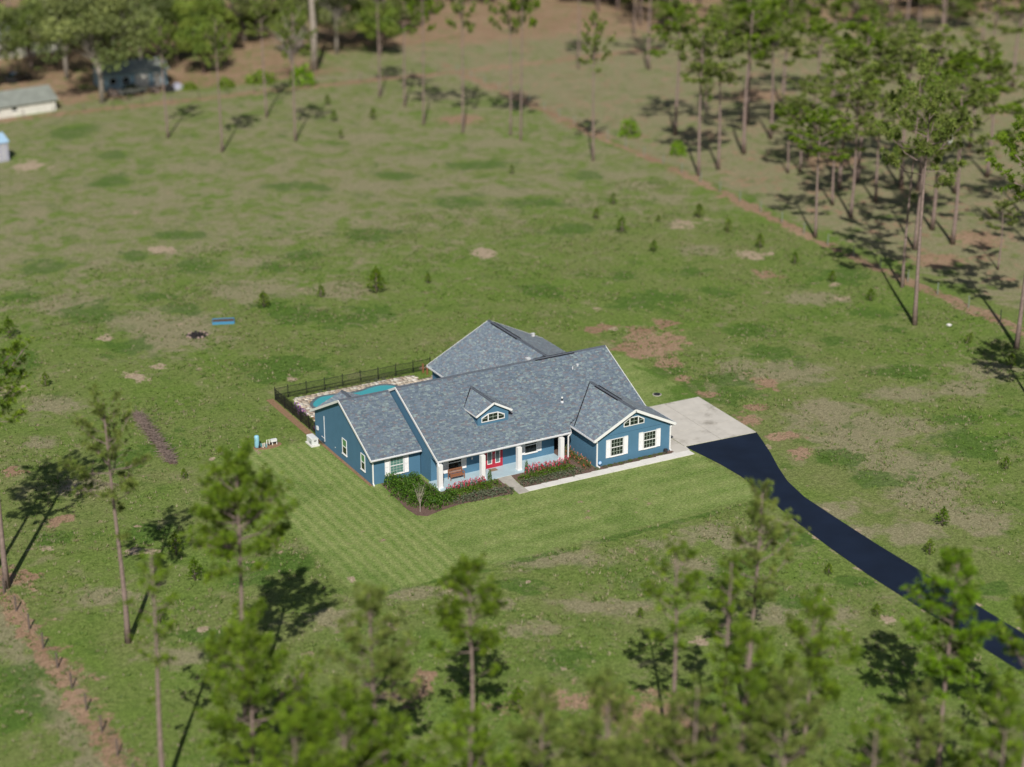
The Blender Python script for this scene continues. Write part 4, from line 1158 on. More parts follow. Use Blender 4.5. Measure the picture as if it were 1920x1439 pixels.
for k, (nm, x, y, H, wdt, cs) in enumerate(FGT):
    lab, tone, dn, low = FG[nm]
    big = {'A': .62, 'A2': .62}.get(nm, cs)
    if nm in ('A', 'A2'): H *= .82
    ms = pine_meshes(100 + k, H, wdt * (1.0 if nm == 'D' else 1.2 if nm in 'E F J N1 N2 O1 O2 Q Q2 R S T M'.split() else 1.05), big, dn, tone, low=low, tr=.29, bend=.014)
    pine((x, y), ms, lab, 'pines in front of the house')

# shared kits for the woods behind
KIT = [pine_meshes(300 + i, 18, 4.0, .60 + .03 * (i % 3), (.80, .68)[i % 2], (PALES, PALES * .9, GREENS * .95)[i % 3], flat=i % 2 == 0, tr=.42, bend=.015, r0=.20) for i in range(6)]
PK = [pine_meshes(320 + i, 18, 3.2, .62, .75, PALES, tr=.38, bend=.02, r0=.22) for i in range(3)]
lab_r = {0: 'tall pine rising from the grass just inside the right fence line', 1: 'pine beside the right wire fence with its foot near the dirt strip',
         2: 'tall right edge pine with a bare trunk and a shadow crossing the fence', 3: 'short young pine behind the right fence with a low crown'}
GROVE = {4: 'right grove pine with a long shadow slanting towards the wire fence', 5: 'right grove pine behind the long slanting shadow, with a wide crown', 6: 'bare stemmed pine left of the long slanting shadows in the right grove',
 7: 'pine at the near left corner of the thick right grove', 8: 'pine with its shadow crossing the dirt strip at the near end of the right grove', 9: 'short pine on the bright grass inside the right grove', 10: 'shortest pine among the near trunks of the right grove',
 11: 'leaning shadow pine left of the thick grove with the tallest straight trunk', 12: 'thin pine left of the tallest straight trunk beyond the right fence', 13: 'pine closest to the dirt strip at the left end of the right grove',
 14: 'pine behind the round bright bush beyond the right fence', 15: 'pine with a dark shaded trunk behind the slim cypress', 30: 'far left pine of the right grove near the farm track', 31: 'pine on the right edge behind the tall right edge pine',
 32: 'low pine at the right edge with its crown cut by the frame', 28: 'pine at the top right corner with a shadow on pale grass', 29: 'pine left of the top right corner pine'}
for i, (x, y, H, wdt) in enumerate(BGT):
    lab = lab_r.get(i, GROVE.get(i, 'tall green pine in the thick of the blurred grove beyond the right fence'))
    kit = KIT[(i * 5 + 1) % 6]
    e = pine((x, y), kit, lab, 'pines in the grove beyond the right fence', i * 1.7)
    e.scale = (wdt / 3.4, wdt / 3.4, H / 18)
    if i == 3: e.scale = (.62, .62, H / 18)
lab_m = {0: 'leftmost thin pine along the far edge of the field', 1: 'thin pine nearest the camera in the left group of the far field edge', 3: 'thin pine at the far fence behind the left group', 4: 'thin pine with a small dark shadow near the dirt strip, right of the dead trunk', 5: 'pine with a flat dark shadow in the middle of the far field edge',
 6: 'tall pine left of the pair of pines at the far field edge', 7: 'left pine of the close pair at the far field edge', 8: 'right pine of the close pair at the far field edge', 10: 'pine by the pale farm track beyond the field', 11: 'pine behind the flat dark shadow near the far fence',
 2: 'thin pine in the middle of the left group along the far field edge', 9: 'single thin pine standing by the corner of the right fence'}
for i, (x, y, H) in enumerate(MDT):
    e = pine((x, y), PK[i % 3] if i not in (5, 6, 7, 8) else KIT[i % 6], lab_m.get(i, 'thin tall pine along the far edge of the field'), 'pines along the far edge of the field', i * 2.1)
    e.scale = (.8, .8, H / 18)
# far woods, row behind row
rr = random.Random(5)
FAR = []
for _ in range(4000):
    d = rr.uniform(0, 1)
    x, y = rr.uniform(-10, 240), rr.uniform(96, 300)
    # in the wedge the camera sees, behind the clearings
    cx, cy = x + 59.26, y + 130.07
    fwd = cx * math.sin(YAW) + cy * math.cos(YAW); rt = cx * math.cos(YAW) - cy * math.sin(YAW)
    u = 960 + 3520 * rt / (fwd * .93 + 24)
    v_ = 719.5 - 3520 * math.tan(math.atan2(65.36, fwd) * -1 + rad(21.544))
    if not (-60 < u < 1990 and -160 < v_ < 108): continue
    if u < 640 and (v_ > 62 or (x < 40 and y < 176)): continue
    if 640 <= u < 1150 and v_ > 40 + 35 * (u < 860): continue
    if 980 < u < 1110 and v_ > 8: continue
    if u > 1150 and v_ > 88: continue
    if any((x - a) ** 2 + (y - b) ** 2 < (3.4 if v_ < 30 else 6.0) ** 2 for a, b, _u in FAR): continue
    FAR.append((x, y, u))
    if len(FAR) >= 270: break
for i, (x, y, u) in enumerate(FAR):
    e = pine((x, y), KIT[i % 6] if u > 700 else (PK[i % 3] if i % 2 else KIT[i % 6]), ('tall pine in the far woods above the blue building' if u < 420 else 'tall pine in the far woods around the dead trunk' if u < 760 else 'tall pine in the far woods above the open farm track' if u < 1180 else 'tall pine in the far woods above the right grove'), ('far woods pines above the blue building' if u < 420 else 'far woods pines around the dead trunk' if u < 760 else 'far woods pines above the farm track' if u < 1180 else 'far woods pines above the right grove'), i * 1.3)
    s_ = rr.uniform(.85, 1.25); e.scale = (s_ * .95, s_ * .95, s_ * rr.uniform(.95, 1.15))

# ------------------------------------------------------------------ broadleaf trees by the neighbouring buildings
def oak_meshes(seed, H, R, n=26, tone=((.17, .21, .06), (.23, .27, .085), (.13, .17, .05)), bark='bark_pale', leaf=.24, per=230, bare=.2):
    rnd = random.Random(seed)
    wood = MB(); P, C = [], []
    tone = np.array(tone)
    top = Vector((rnd.uniform(-.4, .4), rnd.uniform(-.4, .4), H * .42))
    wood.tube([(0, 0, 0), (.1, 0, H * .2), top], [.05 * H * .55, .036 * H * .55, .03 * H * .5], 8)
    for i in range(n):
        a = i * 2.4; z = H * (.38 + .6 * rnd.random()); rr_ = R * math.sqrt(max(.05, 1 - ((z / H - .6) / .48) ** 2)) * rnd.uniform(.45, 1)
        c = Vector((math.cos(a) * rr_, math.sin(a) * rr_, z))
        md = top.lerp(c, .5) + Vector((0, 0, .5))
        wood.tube([top * rnd.uniform(.6, 1), md, c], [.13, .08, .03], 4, cap=False)
        if rnd.random() < bare: continue
        q = rdirs(per) * RNG.uniform(.3, 1, (per, 1)) ** .5 * np.array([1.3, 1.3, .85]) * R * .28
        P.append(q + np.array(c)); C.append(np.tile(tone[i % len(tone)] * rnd.uniform(.75, 1.25), (per, 1)) * RNG.uniform(.75, 1.25, (per, 1)))
    v, f, c = leafcards(np.concatenate(P), leaf, np.concatenate(C), .4)
    w_ = wood.mesh('trunk', True); w_.materials.append(M[bark])
    cm = mesh_np('crown', v, f, c); cm.materials.append(M['leaves'])
    return w_, cm
OAK = [oak_meshes(400 + i, 13, 5.5) for i in range(3)]
BRT = [oak_meshes(420 + i, 9, 4, 22, ((.165, .235, .035), (.21, .27, .045), (.12, .18, .03)), 'bark', .24, 220, .05) for i in range(2)]
BARE = oak_meshes(440, 12, 5.5, 30, ((.15, .13, .08), (.17, .16, .09)), 'bark_pale', .12, 40, .5)
big = oak_meshes(450, 17, 7.5, 40, ((.19, .225, .075), (.24, .275, .09), (.15, .19, .06)), 'bark_pale', .28, 240, .15)
def oak(loc, ms, lab, grp, rz=0, s=1, name='oak_tree', cat='oak tree'):
    return pine(loc, ms, lab, grp, rz, name, s, cat)
oak((23.7, 146.9), big, 'large pale trunked oak in front of the blue building', None)
oak((11, 163), OAK[0], 'grey green oak behind the long white shed', 'oaks around the neighbouring buildings', 1)
oak((24, 166), OAK[1], 'oak behind the blue building, left of its roof', 'oaks around the neighbouring buildings', 2.2, 1.15)
oak((36, 165), OAK[2], 'oak behind the right end of the blue building', 'oaks around the neighbouring buildings', .4, 1.1)
oak((44.5, 159), BRT[0], 'bright green tree right of the blue building', 'bright trees of the far yard', 1.2)
oak((14, 196), BRT[1], 'vivid yellow green tree in the top left corner', 'bright trees of the far yard', 2.0, 1.5)
oak((55, 146.5), BARE, 'bare grey branched tree by the tall pale trunk', None, 0, 1.0)
oak((70, 163), OAK[1], 'olive tree above the bare soil bank in the far woods', 'trees of the far bank', .4, 1.0)
oak((76, 158), BRT[0], 'bright green tree above the bare soil bank', 'trees of the far bank', 2.4, .9)
for i, (x, y, s_) in enumerate(((2, 180, 1.2), (28, 183, 1.2), (36, 172, 1.1), (44, 170, 1.1), (52, 172, 1.0), (60, 180, 1.2), (46, 200, 1.2), (64, 196, 1.2), (20, 215, 1.3), (38, 222, 1.2), (56, 215, 1.2), (84, 172, .9), (70, 172, 1.0), (63, 166, .8), (78, 168, .9), (90, 180, 1.0), (33, 196, 1.2), (6, 170, 1.0), (21, 176, 1.1), (53, 187, 1.1))):
    oak((x, y), (OAK + BRT)[i % 5], 'mixed broadleaf tree in the far woods behind the buildings', 'broadleaf trees of the far woods', i * 1.1, s_)
rr2 = random.Random(21)
UK = [oak_meshes(470 + i, 4.5, 2.6, 14, ((.15, .20, .04), (.19, .23, .06), (.12, .17, .035)), 'bark', .22, 150, .1) for i in range(3)]
for i in range(190):
    x, y = rr2.uniform(0, 225), rr2.uniform(128, 225)
    vv = (x + 59.26) * math.sin(YAW) + (y + 130.07) * math.cos(YAW)
    if vv < (318 if x < 62 else 305) or (x < 40 and y < 172) or (57 < x < 130 and y < 180): continue
    oak((x, y), UK[i % 3], 'small bushy tree in the undergrowth of the far woods', 'small trees of the far woods', i * 1.1, rr2.uniform(.7, 1.3) if x < 90 else rr2.uniform(.8, 1.7))
# tall dead trunk
d = empty('dead_tree', (61.3, 152.5, 0), label='tall bare pale dead trunk in the far woods', cat='dead tree')
mb = MB(); mb.tube([(0, 0, 0), (.15, 0, 6), (-.1, .1, 13), (-.35, .1, 19)], [.62, .5, .38, .2], 8); mb.build('trunk', M['deadwood'], d, smooth=True)
mb = MB()
for z, a, l_ in ((11, .4, 2.2), (13.5, 2.6, 1.8), (15.5, 4.4, 2.4), (17, 1.2, 1.6)):
    mb.tube([(0, 0, z), (math.cos(a) * l_, math.sin(a) * l_, z + l_ * .7)], [.12, .03], 5)
mb.build('limbs', M['deadwood'], d, smooth=True)

pine((57.7, -19.1), pine_meshes(390, 19, 3.8, .6, 1.3, GREENS, tr=.30), 'pine beyond the right edge that throws the dark shadow clump by the dirt strip', 'pines in the grove beyond the right fence')

# ------------------------------------------------------------------ loose weed clumps in the field
def weeds(n):
    P, C = [], []
    rw = random.Random(17)
    while len(P) < n:
        x, y = rw.uniform(-40, 74), rw.uniform(-60, 70)
        if rw.random() < .3 + .7 * (math.sin(x * .31 + 2 * math.sin(y * .17)) * math.sin(y * .37 + x * .11) > .1):
            if -9.5 < x < 28 and -18 < y < 11: continue
            if -1 < x < 36 and 3 < y < 24: continue
            if 24.6 < x < 36 and y < 4: continue
            P.append((x, y, 0)); C.append(rw.choice(((.10, .18, .02), (.14, .21, .035), (.24, .22, .11), (.30, .27, .16), (.075, .14, .018))))
    m = 7
    P = np.repeat(np.array(P), m, 0); C = np.repeat(np.array(C), m, 0) * RNG.uniform(.7, 1.25, (n * m, 1))
    k = len(P)
    a = RNG.uniform(0, 6.28, k); r = RNG.uniform(0, .22, k); h = RNG.uniform(.07, .24, k)
    b = P + np.stack([np.cos(a) * r, np.sin(a) * r, np.zeros(k)], 1)
    sd_ = np.stack([-np.sin(a), np.cos(a), np.zeros(k)], 1) * RNG.uniform(.02, .05, (k, 1))
    t = b + np.stack([np.cos(a) * h * .8, np.sin(a) * h * .8, h], 1)
    V = np.stack([b - sd_, b + sd_, t], 1).reshape(-1, 3)
    return mesh_np('grass', V, np.arange(3 * k).reshape(-1, 3), C)
setp(link('grass', weeds(26000), M['leaves']), kind='stuff')

# ------------------------------------------------------------------ saplings
def sapling_meshes(seed, H, tone=GREENS, lush=1.0):
    rnd = random.Random(seed)
    wood = MB(); wood.tube([(0, 0, 0), (.02, .01, H * .5), (0, 0, H * .95)], [.045, .03, .012], 5)
    TP, TD, TR_ = [], [], []
    for k in range(int(6 * lush) + 2):
        t = .14 + .8 * k / (int(6 * lush) + 2)
        for j in range(5):
            a = j * 2 * math.pi / 5 + k * .7 + rnd.uniform(-.3, .3)
            L = H * .40 * (1.05 - t) * rnd.uniform(.6, 1.15)
            o = Vector((0, 0, H * t)); p = o + Vector((math.cos(a) * L, math.sin(a) * L, L * .55))
            wood.tube([o, p], [.014, .006], 3, cap=False)
            for q in (p, o.lerp(p, .6)):
                TP.append(q); TD.append(((p - o).normalized() + Vector((0, 0, .6))).normalized()); TR_.append(.22 * rnd.uniform(.8, 1.2))
    for k in range(4): TP.append(Vector((0, 0, H * (.84 + .05 * k)))); TD.append(Vector((0, 0, 1))); TR_.append(.22)
    cols = tone[RNG.integers(0, len(tone), len(TP))] * RNG.uniform(.7, 1.2, (len(TP), 1))
    V, F, c = tufts([tuple(p) for p in TP], [tuple(p) for p in TD], TR_, 22, .026, .9, cols)
    w_ = wood.mesh('stem', True); w_.materials.append(M['bark'])
    cm = mesh_np('needles', V, F, c); cm.materials.append(M['needles'])
    return w_, cm
SK = [sapling_meshes(500 + i, 1.6, LUSHG * .8 if i % 2 else GREENS * .9, (.8, .55, .95)[i % 3]) for i in range(5)]
SLAB = ['dark bushy pine sapling right of the blue raised bed', 'small pine sapling left of the broad bushy pine in the field', 'broad bushy young pine in the field behind the house',
 'young pine at the left edge of the field', 'thin little pine sapling left of the brush row', 'faint pine sapling right of the broad bushy young pine',
 'tallest dark sapling of the right field', 'sapling nearest the sandy patch by the right fence', 'sapling just below the dark sapling in the right field',
 'row sapling between the sandy patches', 'row sapling beside the round sandy patch', 'row sapling below the round sandy patch', 'row sapling standing on a lush green strip', 'row sapling near the pale stone by the tall pine',
 'leaning sapling near the right fence and the tall right pine', 'faint sapling far out in the right field', 'farthest sapling of the right field', 'tiny seedling in the right field',
 'bigger sapling right of the driveway', 'smaller sapling right of the driveway', 'little sapling between the lawn and the driveway', 'thin sapling in the dry grass near the right edge', 'little sapling left of the lower driveway',
 'sapling under the shadow of the full crowned pine', 'sapling in the shadow of the sparse pine', 'faint seedling below the brush row', 'sapling behind the trunk of the sparse pine', 'right of three saplings at the far field edge',
 'left of three saplings at the far field edge', 'lowest sapling at the far field edge', 'topmost sapling at the far field edge', 'lone seedling in the far middle of the field', 'bright green young pine at the bottom edge on bare soil',
 'seedling right of the narrow ragged pine', 'sapling in the shadow of the right edge pine', 'low sapling in the right grove', 'small sapling at the foot of the right grove', 'seedling below the mown lawn', 'tall slim cypress in the right grove']
for i, (x, y, h) in enumerate(SAP):
    ms = SK[i % 5]
    e = empty('pine_sapling', (x, y, 0), i * 1.9, label=SLAB[i], cat='sapling', group='pine saplings in the field')
    link('stem', ms[0], None, e); link('needles', ms[1], None, e)
    s_ = h / 1.6
    wd = {2: 1.9, 0: 1.5, 38: 1.9, 32: 1.3}.get(i, s_ * 1.05)
    e.scale = (wd, wd, s_)
    if i == 14: e.rotation_euler = (.1, .5, 0)

def bush_mesh(seed, n, leaf, tone, squash=.8, fuzz=.18):
    tone = np.array(tone)
    d = rdirs(n); d[:, 2] = np.abs(d[:, 2])
    lump = 1 + fuzz * np.sin(d[:, 0] * 5 + seed) * np.cos(d[:, 1] * 6 - seed)
    P = d * (RNG.uniform(.35, 1, (n, 1)) ** .35) * lump[:, None] * np.array([1, 1, squash * 1.2])
    c = tone[RNG.integers(0, len(tone), n)] * RNG.uniform(.65, 1.35, (n, 1))
    v, f, c = leafcards(P, leaf, c, .5)
    return mesh_np('foliage', v, f, c)
for (x, y, h, r), lab in zip(RB, ('round bright green bush in the right grove beyond the fence', 'small round green bush left of the right grove shadows')):
    me = bush_mesh(3, 500, .10, LUSHG); me.materials.append(M['leaves'])
    e = empty('round_bush', (x, y, 0), label=lab, cat='bush', group='round bushes beyond the fence')
    o = link('foliage', me, None, e); o.scale = (r, r, h / .97)
    MB().tube([(0, 0, 0), (0, 0, h * .5)], [.09, .05], 6).build('trunk', M['bark'], e)
for i, (x, y, r, h) in enumerate(((55.3, 143.4, 2.2, 3.2), (50.1, 148, 2.4, 2.0), (44, 147.5, 1.6, 1.6), (38.5, 149, 1.3, 1.3))):
    me = bush_mesh(i, 420, .12, GREENS if i else LUSHG); me.materials.append(M['leaves'])
    e = empty('yard_bush', (x, y, 0), label=('tall green bush at the foot of the dead trunk', 'wide green bush along the far fence', 'middle green bush along the far fence', 'low bush near the blue building')[i], cat='bush', group='bushes along the far fence')
    o = link('foliage', me, None, e); o.scale = (r, r, h)

# ------------------------------------------------------------------ planting by the house
SHG = [(.055, .135, .012), (.08, .175, .015), (.115, .215, .022), (.045, .10, .012)]
GRY = [(.13, .165, .095), (.165, .19, .125), (.10, .13, .07), (.15, .15, .10)]
ROS = [(.085, .14, .025), (.115, .17, .04), (.14, .15, .05), (.09, .11, .04)]
hedge_k = [bush_mesh(i, 560, .085, SHG, .9) for i in range(3)]
low_k = [bush_mesh(i + 7, 340, .10, GRY, .6, .3) for i in range(3)]
ros_k = [bush_mesh(i + 13, 300, .09, ROS, .8, .3) for i in range(3)]
hed2_k = [bush_mesh(i + 21, 420, .09, [(.09, .17, .014), (.125, .215, .022), (.07, .13, .014)], .7, .25) for i in range(2)]
for me in hedge_k + low_k + ros_k + hed2_k: me.materials.append(M['leaves'])
def petals(seed, n, tone):
    tone = np.array(tone)
    d = rdirs(n); d[:, 2] = np.abs(d[:, 2]) * .8 + .25
    P = d * np.array([1.0, 1.0, 1.0])
    v, f, c = leafcards(np.repeat(P, 4, 0) + RNG.normal(0, .07, (n * 4, 3)), .13, np.repeat(tone[RNG.integers(0, len(tone), n)], 4, 0), .6)
    return mesh_np('blossoms', v, f, c)
pinks = [petals(i, 20, [(.72, .03, .12), (.80, .10, .22), (.62, .02, .06), (.85, .22, .32)]) for i in range(3)]
corals = petals(9, 7, [(.75, .12, .08), (.70, .25, .16)])
violets = [petals(20 + i, 26, [(.42, .16, .60), (.60, .30, .70), (.30, .14, .55), (.70, .25, .50)]) for i in range(2)]
for me in pinks + violets + [corals]: me.materials.append(M['petal'])
def shrub(name, x, y, r, h, kit, lab, grp, fl=None, rz=None):
    e = empty(name, (x, y, .03), rz if rz is not None else random.uniform(0, 6), label=lab, cat='shrub', group=grp)
    o = link('foliage', kit, None, e); o.scale = (r, r, h)
    if fl is not None:
        p_ = link('blossoms', fl, None, e); p_.scale = (r * .95, r * .95, h * 1.02)
    MB().tube([(0, 0, -.03), (0, 0, h * .4)], [.03, .02], 5).build('stem', M['bark'], e)
    return e
hp = [(1.45, -.75), (2.35, -.95), (3.35, -.9), (1.25, -1.8), (2.2, -2.0), (3.2, -1.95), (1.1, -2.95), (2.05, -3.05), (3.05, -3.0), (1.15, -4.1), (2.1, -4.15), (3.15, -4.2), (1.35, -5.2), (2.35, -5.3), (3.3, -5.25), (2.6, -6.3), (3.55, -6.1), (4.3, -5.6)]
for i, (x, y) in enumerate(hp):
    shrub('hedge_shrub', x + random.uniform(-.1, .1), y + random.uniform(-.1, .1), random.uniform(.62, .78), random.uniform(.75, 1.05), hedge_k[i % 3], 'glossy dark green shrub in the dense clump at the corner by the left wing', 'shrubs of the corner clump')
for i in range(6):
    x = 5.1 + i * .72
    shrub('hedge_shrub', x, -5.3 + .05 * i, random.uniform(.62, .74), random.uniform(.5, .66), hed2_k[i % 2], 'low green shrub in the left porch bed between roses and grey shrubs', 'green shrubs of the left porch bed')
for i in range(7):
    shrub('rose_bush', 5.0 + i * .5, -4.45, .34, random.uniform(.62, .85), ros_k[i % 3], 'pink flowering rose bush along the left part of the porch', 'rose bushes left of the entry path', pinks[i % 3])
for i in range(6):
    shrub('grey_shrub', 4.9 + i * .85, -6.2 - .06 * i, random.uniform(.7, .84), random.uniform(.42, .52), low_k[i % 3], 'grey green low shrub at the front of the left porch bed', 'grey shrubs left of the entry path')
shrub('rose_bush', 4.9, -5.95, .25, .4, ros_k[0], 'red flower by the corner clump of shrubs', None, corals)
for i in range(8):
    shrub('rose_bush', 12.5 + i * .52, -4.45, .34, random.uniform(.62, .85), ros_k[i % 3], 'pink flowering rose bush along the right part of the porch', 'rose bushes right of the entry path', pinks[(i + 1) % 3])
for i in range(7):
    shrub('hedge_shrub', 11.6 + i * .72, -5.2, random.uniform(.56, .68), random.uniform(.45, .62), hed2_k[i % 2], 'low green shrub in the right porch bed', 'green shrubs of the right porch bed')
for i in range(7):
    shrub('grey_shrub', 11.4 + i * .8, -6.0, random.uniform(.62, .74), random.uniform(.36, .46), low_k[i % 3], 'grey green low shrub beside the walkway', 'grey shrubs along the walkway')
for x, y, lab in ((8.95, -4.0, 'slim upright evergreen at the second porch column'), (12.5, -4.0, 'slim upright evergreen at the third porch column')):
    shrub('column_shrub', x, y, .20, 1.05, hedge_k[0], lab, 'upright evergreens at the columns')
for i in range(8):
    y = -2.2 - i * .52
    shrub('rose_bush', 17.45 + random.uniform(-.12, .12), y, .38, random.uniform(.6, .8), ros_k[i % 3], 'flowering bush along the left side wall of the garage', 'bushes along the garage side wall', corals)
for i in range(13):
    shrub('border_plant', 18.9 + i * .5, -6.35 + random.uniform(-.05, .05), random.uniform(.2, .3), random.uniform(.16, .26), hed2_k[i % 2] if i % 2 else low_k[i % 3], 'small border plant in the strip below the garage windows', 'border plants below the garage windows')
shrub('border_plant', 17.95, -6.45, .26, .26, low_k[1], 'pale grey green plant at the foot of the garage downspout', None)
for i, y in enumerate((12.2, 13.0, 15.0, 16.4, 17.8, 18.8, 19.8, 20.6)):
    fl = violets[i % 2] if i in (0, 1, 3, 4) else None
    shrub('pool_plant', .75, y, .42, random.uniform(.6, .85), ros_k[i % 3], ('purple and pink flowering plant along the side fence of the pool' if fl else 'leafy green plant along the side fence of the pool'), 'flowering plants along the pool side fence' if fl else 'leafy plants along the pool side fence', fl)
for i in range(14):
    shrub('pool_plant', 2.2 + i * .82, 21.3 + random.uniform(-.05, .05), .22, random.uniform(.2, .34), (ros_k + low_k)[i % 6], 'small plant in the strip along the back pool fence', 'plants along the back pool fence')
# bare little tree in the corner bed
rnd = random.Random(3); mb = MB()
mb.tube([(0, 0, 0), (.02, .02, .8), (0, .05, 1.2)], [.04, .035, .03], 6)
for i in range(14):
    a = i * 2.4; l_ = rnd.uniform(.7, 1.5); z = .7 + .05 * i
    q = Vector((math.cos(a) * .28 * l_, math.sin(a) * .28 * l_, z + l_ * .75))
    mb.tube([(0, .03, z), Vector((math.cos(a) * .16 * l_, math.sin(a) * .16 * l_, z + l_ * .35)), q], [.02, .014, .006], 4, cap=False)
    for j in range(3):
        b2 = a + rnd.uniform(-1, 1); mb.tube([q, q + Vector((math.cos(b2) * .2, math.sin(b2) * .2, .3))], [.007, .003], 3, cap=False)
e = empty('small_bare_tree', (1.15, -6.6, .03), label='leafless little ornamental tree in the mulch at the bed corner', cat='tree')
mb.build('trunk', M['deadwood'], e)
me = bush_mesh(31, 50, .05, [(.20, .16, .10), (.12, .14, .06)], .8); me.materials.append(M['leaves'])
o = link('crown', me, None, e); o.scale = (.45, .45, .9); o.location = (0, 0, 1.2)

# brush row: heap of dry cuttings in a line
br = MB(); rnd = random.Random(8)
for i in range(1100):
    t = rnd.random(); x = -12.13 + (-12.94 + 12.13) * t + rnd.gauss(0, .18); y = 24.4 + (12.4 - 24.4) * t
    a = rnd.uniform(0, 6.3); l_ = rnd.uniform(.3, .9); z = abs(rnd.gauss(.08, .13))
    br.tube([(x, y, z), (x + math.cos(a) * l_, y + math.sin(a) * l_, z + rnd.uniform(-.05, .25))], [.022, .01], 3, cap=False)
e = empty('brush_row', (0, 0, 0), label='long low row of dry brown brush in the grass left of the house', cat='brush pile')
setp(br.build('twigs', plain('dry_twigs', (.21, .16, .135), .95, .45, 3), e), kind='stuff')
setp(slab([(-12.5, 24.6), (-13.3, 12.3), (-12.6, 12.2), (-11.8, 24.6)][::-1], .03, .03).build('bed', M['mulch'], e))

# ------------------------------------------------------------------ wire fences
def wire_fence(name, pts, lab, spacing, ph, pr_, mat, wires=(.45, .85, 1.2)):
    e = empty(name, (*pts[0], 0), label=lab, cat='fence')
    o0 = Vector((*pts[0], 0))
    pm_ = MB().tube([(0, 0, 0), (0, 0, ph)], [pr_, pr_ * .9], 6).mesh('post'); pm_.materials.append(M[mat])
    d = 0; run = []
    for a, b in zip(pts[:-1], pts[1:]):
        a, b = Vector((*a, 0)), Vector((*b, 0)); L = (b - a).length
        while d < L:
            run.append(a + (b - a) * d / L); d += spacing
        d -= L
    for q in run: link('post', pm_, None, e, q - o0)
    for z in wires:
        mb = MB()
        for a, b in zip(run[:-1], run[1:]): mb.beam(a - o0 + Vector((0, 0, z)), b - o0 + Vector((0, 0, z)), .007, .007)
        mb.build('wire', M['metal'], e)
    return e
wire_fence('field_fence', FENCE_L, 'wire fence with dark wooden posts along the left dirt strip', 3.15, 1.25, .075, 'post_wood')
wire_fence('field_fence', FENCE_R[::-1], 'wire fence with pale posts along the right dirt strip', 5.0, 1.35, .06, 'post_pale')
wire_fence('field_fence', FENCE_B[:-1], 'wire fence along the far end of the field', 4.5, 1.3, .06, 'post_wood')
wp = MB().box((-.16, -.16, 0), (.16, .16, 1.2)).box((-.2, -.2, 1.2), (.2, .2, 1.28))
setp(wp.build('marker_post', M['white'], None, (119.8, 64.7, 0)), label='white marker post in the grass of the right grove', cat='post')
st = MB().lathe([(.28, 0), (.30, .08), (.15, .17)], (0, 0, 0), 7)
setp(st.build('stone', M['walk'], None, (68.6, 6.8, 0)), label='pale stone in the grass near the tall right pine', cat='stone')

# ------------------------------------------------------------------ neighbouring buildings
def gable_house(name, loc, rz, L, W, h, rise, wmat, rmat, lab, cat, ov=.3, wins=(), doors=()):
    e = empty(name, (*loc, 0), rz, label=lab, cat=cat)
    mb = MB()
    for y in (0, W): mb.box((0, y - (.12 if y else 0), 0), (L, y + (0 if y else .12), h))
    mb.prism([(0, .12, 0), (0, W - .12, 0), (0, W - .12, h), (0, W / 2, h + rise), (0, .12, h)], (.12, 0, 0))
    mb.prism([(L - .12, .12, 0), (L - .12, W - .12, 0), (L - .12, W - .12, h), (L - .12, W / 2, h + rise), (L - .12, .12, h)], (.12, 0, 0))
    mb.build('wall', M[wmat], e)
    k = rise / (W / 2)
    for s_ in (0, 1):
        y0 = -ov if not s_ else W + ov
        q = [(-ov, y0, h - k * ov + .06), (L + ov, y0, h - k * ov + .06), (L + ov, W / 2, h + rise + .06), (-ov, W / 2, h + rise + .06)]
        r = MB().prism(q, (0, 0, .07)).build('roof', M[rmat], e)
        rb2 = MB(); n = int(L / .6)
        for i in range(n + 1):
            x = -ov + (L + 2 * ov) * i / n
            rb2.beam((x, y0, h - k * ov + .15), (x, W / 2 + (-.02 if not s_ else .02), h + rise + .15), .05, .05)
        setp(rb2.build('roof_rib', M[rmat], r))
    for x, z, w_, hh in wins:
        f_ = MB(); fr(f_, x, x + w_, z, z + hh, -.05, -.004, .07)
        o = f_.build('window', M['white'], e)
        MB().box((x + .071, -.02, z + .071), (x + w_ - .071, -.005, z + hh - .071)).build('pane', M['glass'], o)
    for x, w_, hh in doors:
        MB().box((x, -.04, 0), (x + w_, -.004, hh)).build('door', M['white_side'], e)
    return e
gable_house('shed', (4.0, 143.6), math.atan2(1.28, 8.94), 12.2, 5.6, 1.75, 1.5, 'white_side', 'rusty_tin', 'long low white shed with a dull grey green roof at the top left', 'shed', .35, ((2.5, .8, .9, .7), (5.2, .8, .9, .7)), ((8.2, .9, 1.6),))
gable_house('blue_building', (26.4, 154.2), -.03, 10.2, 6.0, 2.6, 1.2, 'blue_side', 'rusty_tin', 'pale blue building behind the large oak', 'building', .4, ((.9, .9, 1.1, 1.1), (3.0, .9, 1.1, 1.1)), ((5.0, 2.2, 2.1), (8.0, 1.2, 2.1)))
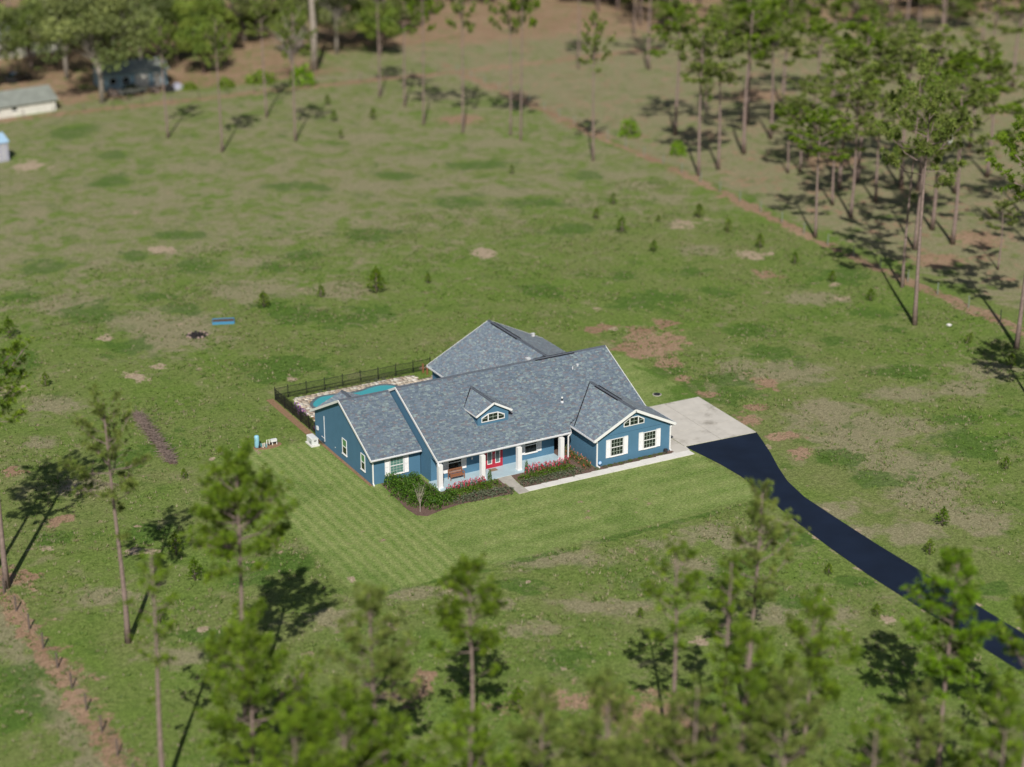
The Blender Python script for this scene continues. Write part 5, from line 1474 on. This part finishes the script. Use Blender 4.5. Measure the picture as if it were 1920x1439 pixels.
c = gable_house('chicken_coop', (-3.2, 118.2), .25, 5.4, 3.2, 2.6, .9, 'coop_wall', 'coop', 'small grey shed with a pale blue metal roof at the left edge', 'shed', .15)
for i in range(7):
    MB().box((.3 + i * .72, -.03, .2), (.38 + i * .72, -.004, 2.4)).build('batten', M['white_side'], c)
for j in range(4):
    MB().box((.2, -.06, .4 + j * .6), (5.2, -.031, .46 + j * .6)).build('rail', M['white_side'], c)
h2 = gable_house('far_house', (14.5, 186.0), .1, 15, 9, 3.0, 2.0, 'white_side', 'gutter', 'pale grey roofed house in the trees of the top left corner', 'house', .5, ((2, 1, 1.2, 1.2), (6, 1, 1.2, 1.2)), ((9, 1.0, 2.1),))
def vehicle(loc, rz, mat, lab):
    e = empty('parked_car', (*loc, 0), rz, label=lab, cat='car', group='vehicles in the far yard')
    b_ = MB(); b_.prism([(-2.2, -.85, .35), (2.2, -.85, .35), (2.2, -.85, .85), (1.3, -.85, .98), (-2.2, -.85, 1.0)], (0, 1.7, 0)); b_.build('body', mat, e)
    c_ = MB(); c_.prism([(-1.5, -.76, 1.0), (1.2, -.76, 1.0), (.6, -.76, 1.52), (-1.2, -.76, 1.52)], (0, 1.52, 0)); c_.build('cabin', M['glass'], e)
    for x in (-1.4, 1.4):
        for y in (-.88, .70):
            q = MB(); q.tube([(x, y, .34), (x, y + .18, .34)], [.34, .34], 12); q.build('wheel', M['dark'], e)
vehicle((16.5, 167.5), .3, M['dark'], 'dark car parked among the trees at the top left')
vehicle((29.5, 150.4), .1, M['metal'], 'grey vehicle parked in front of the blue building')
for i, (x, y) in enumerate(((33, 149.5), (35.2, 149.0), (37, 150.2), (26.5, 150.5))):
    mb = MB(); mb.box((-.7, -.5, 0), (.7, .5, .6 + .2 * (i % 2))); mb.box((-.5, -.4, .6 + .2 * (i % 2)), (.3, .35, .95 + .2 * (i % 2)))
    setp(mb.build('junk_crate', M[('post_wood', 'dark', 'coop_wall', 'post_wood')[i]], None, (x, y, 0), ), label=('brown crate by the blue building', 'dark box by the blue building', 'grey box right of the blue building', 'brown crate near the large oak')[i], cat='crate', group='boxes in the far yard')
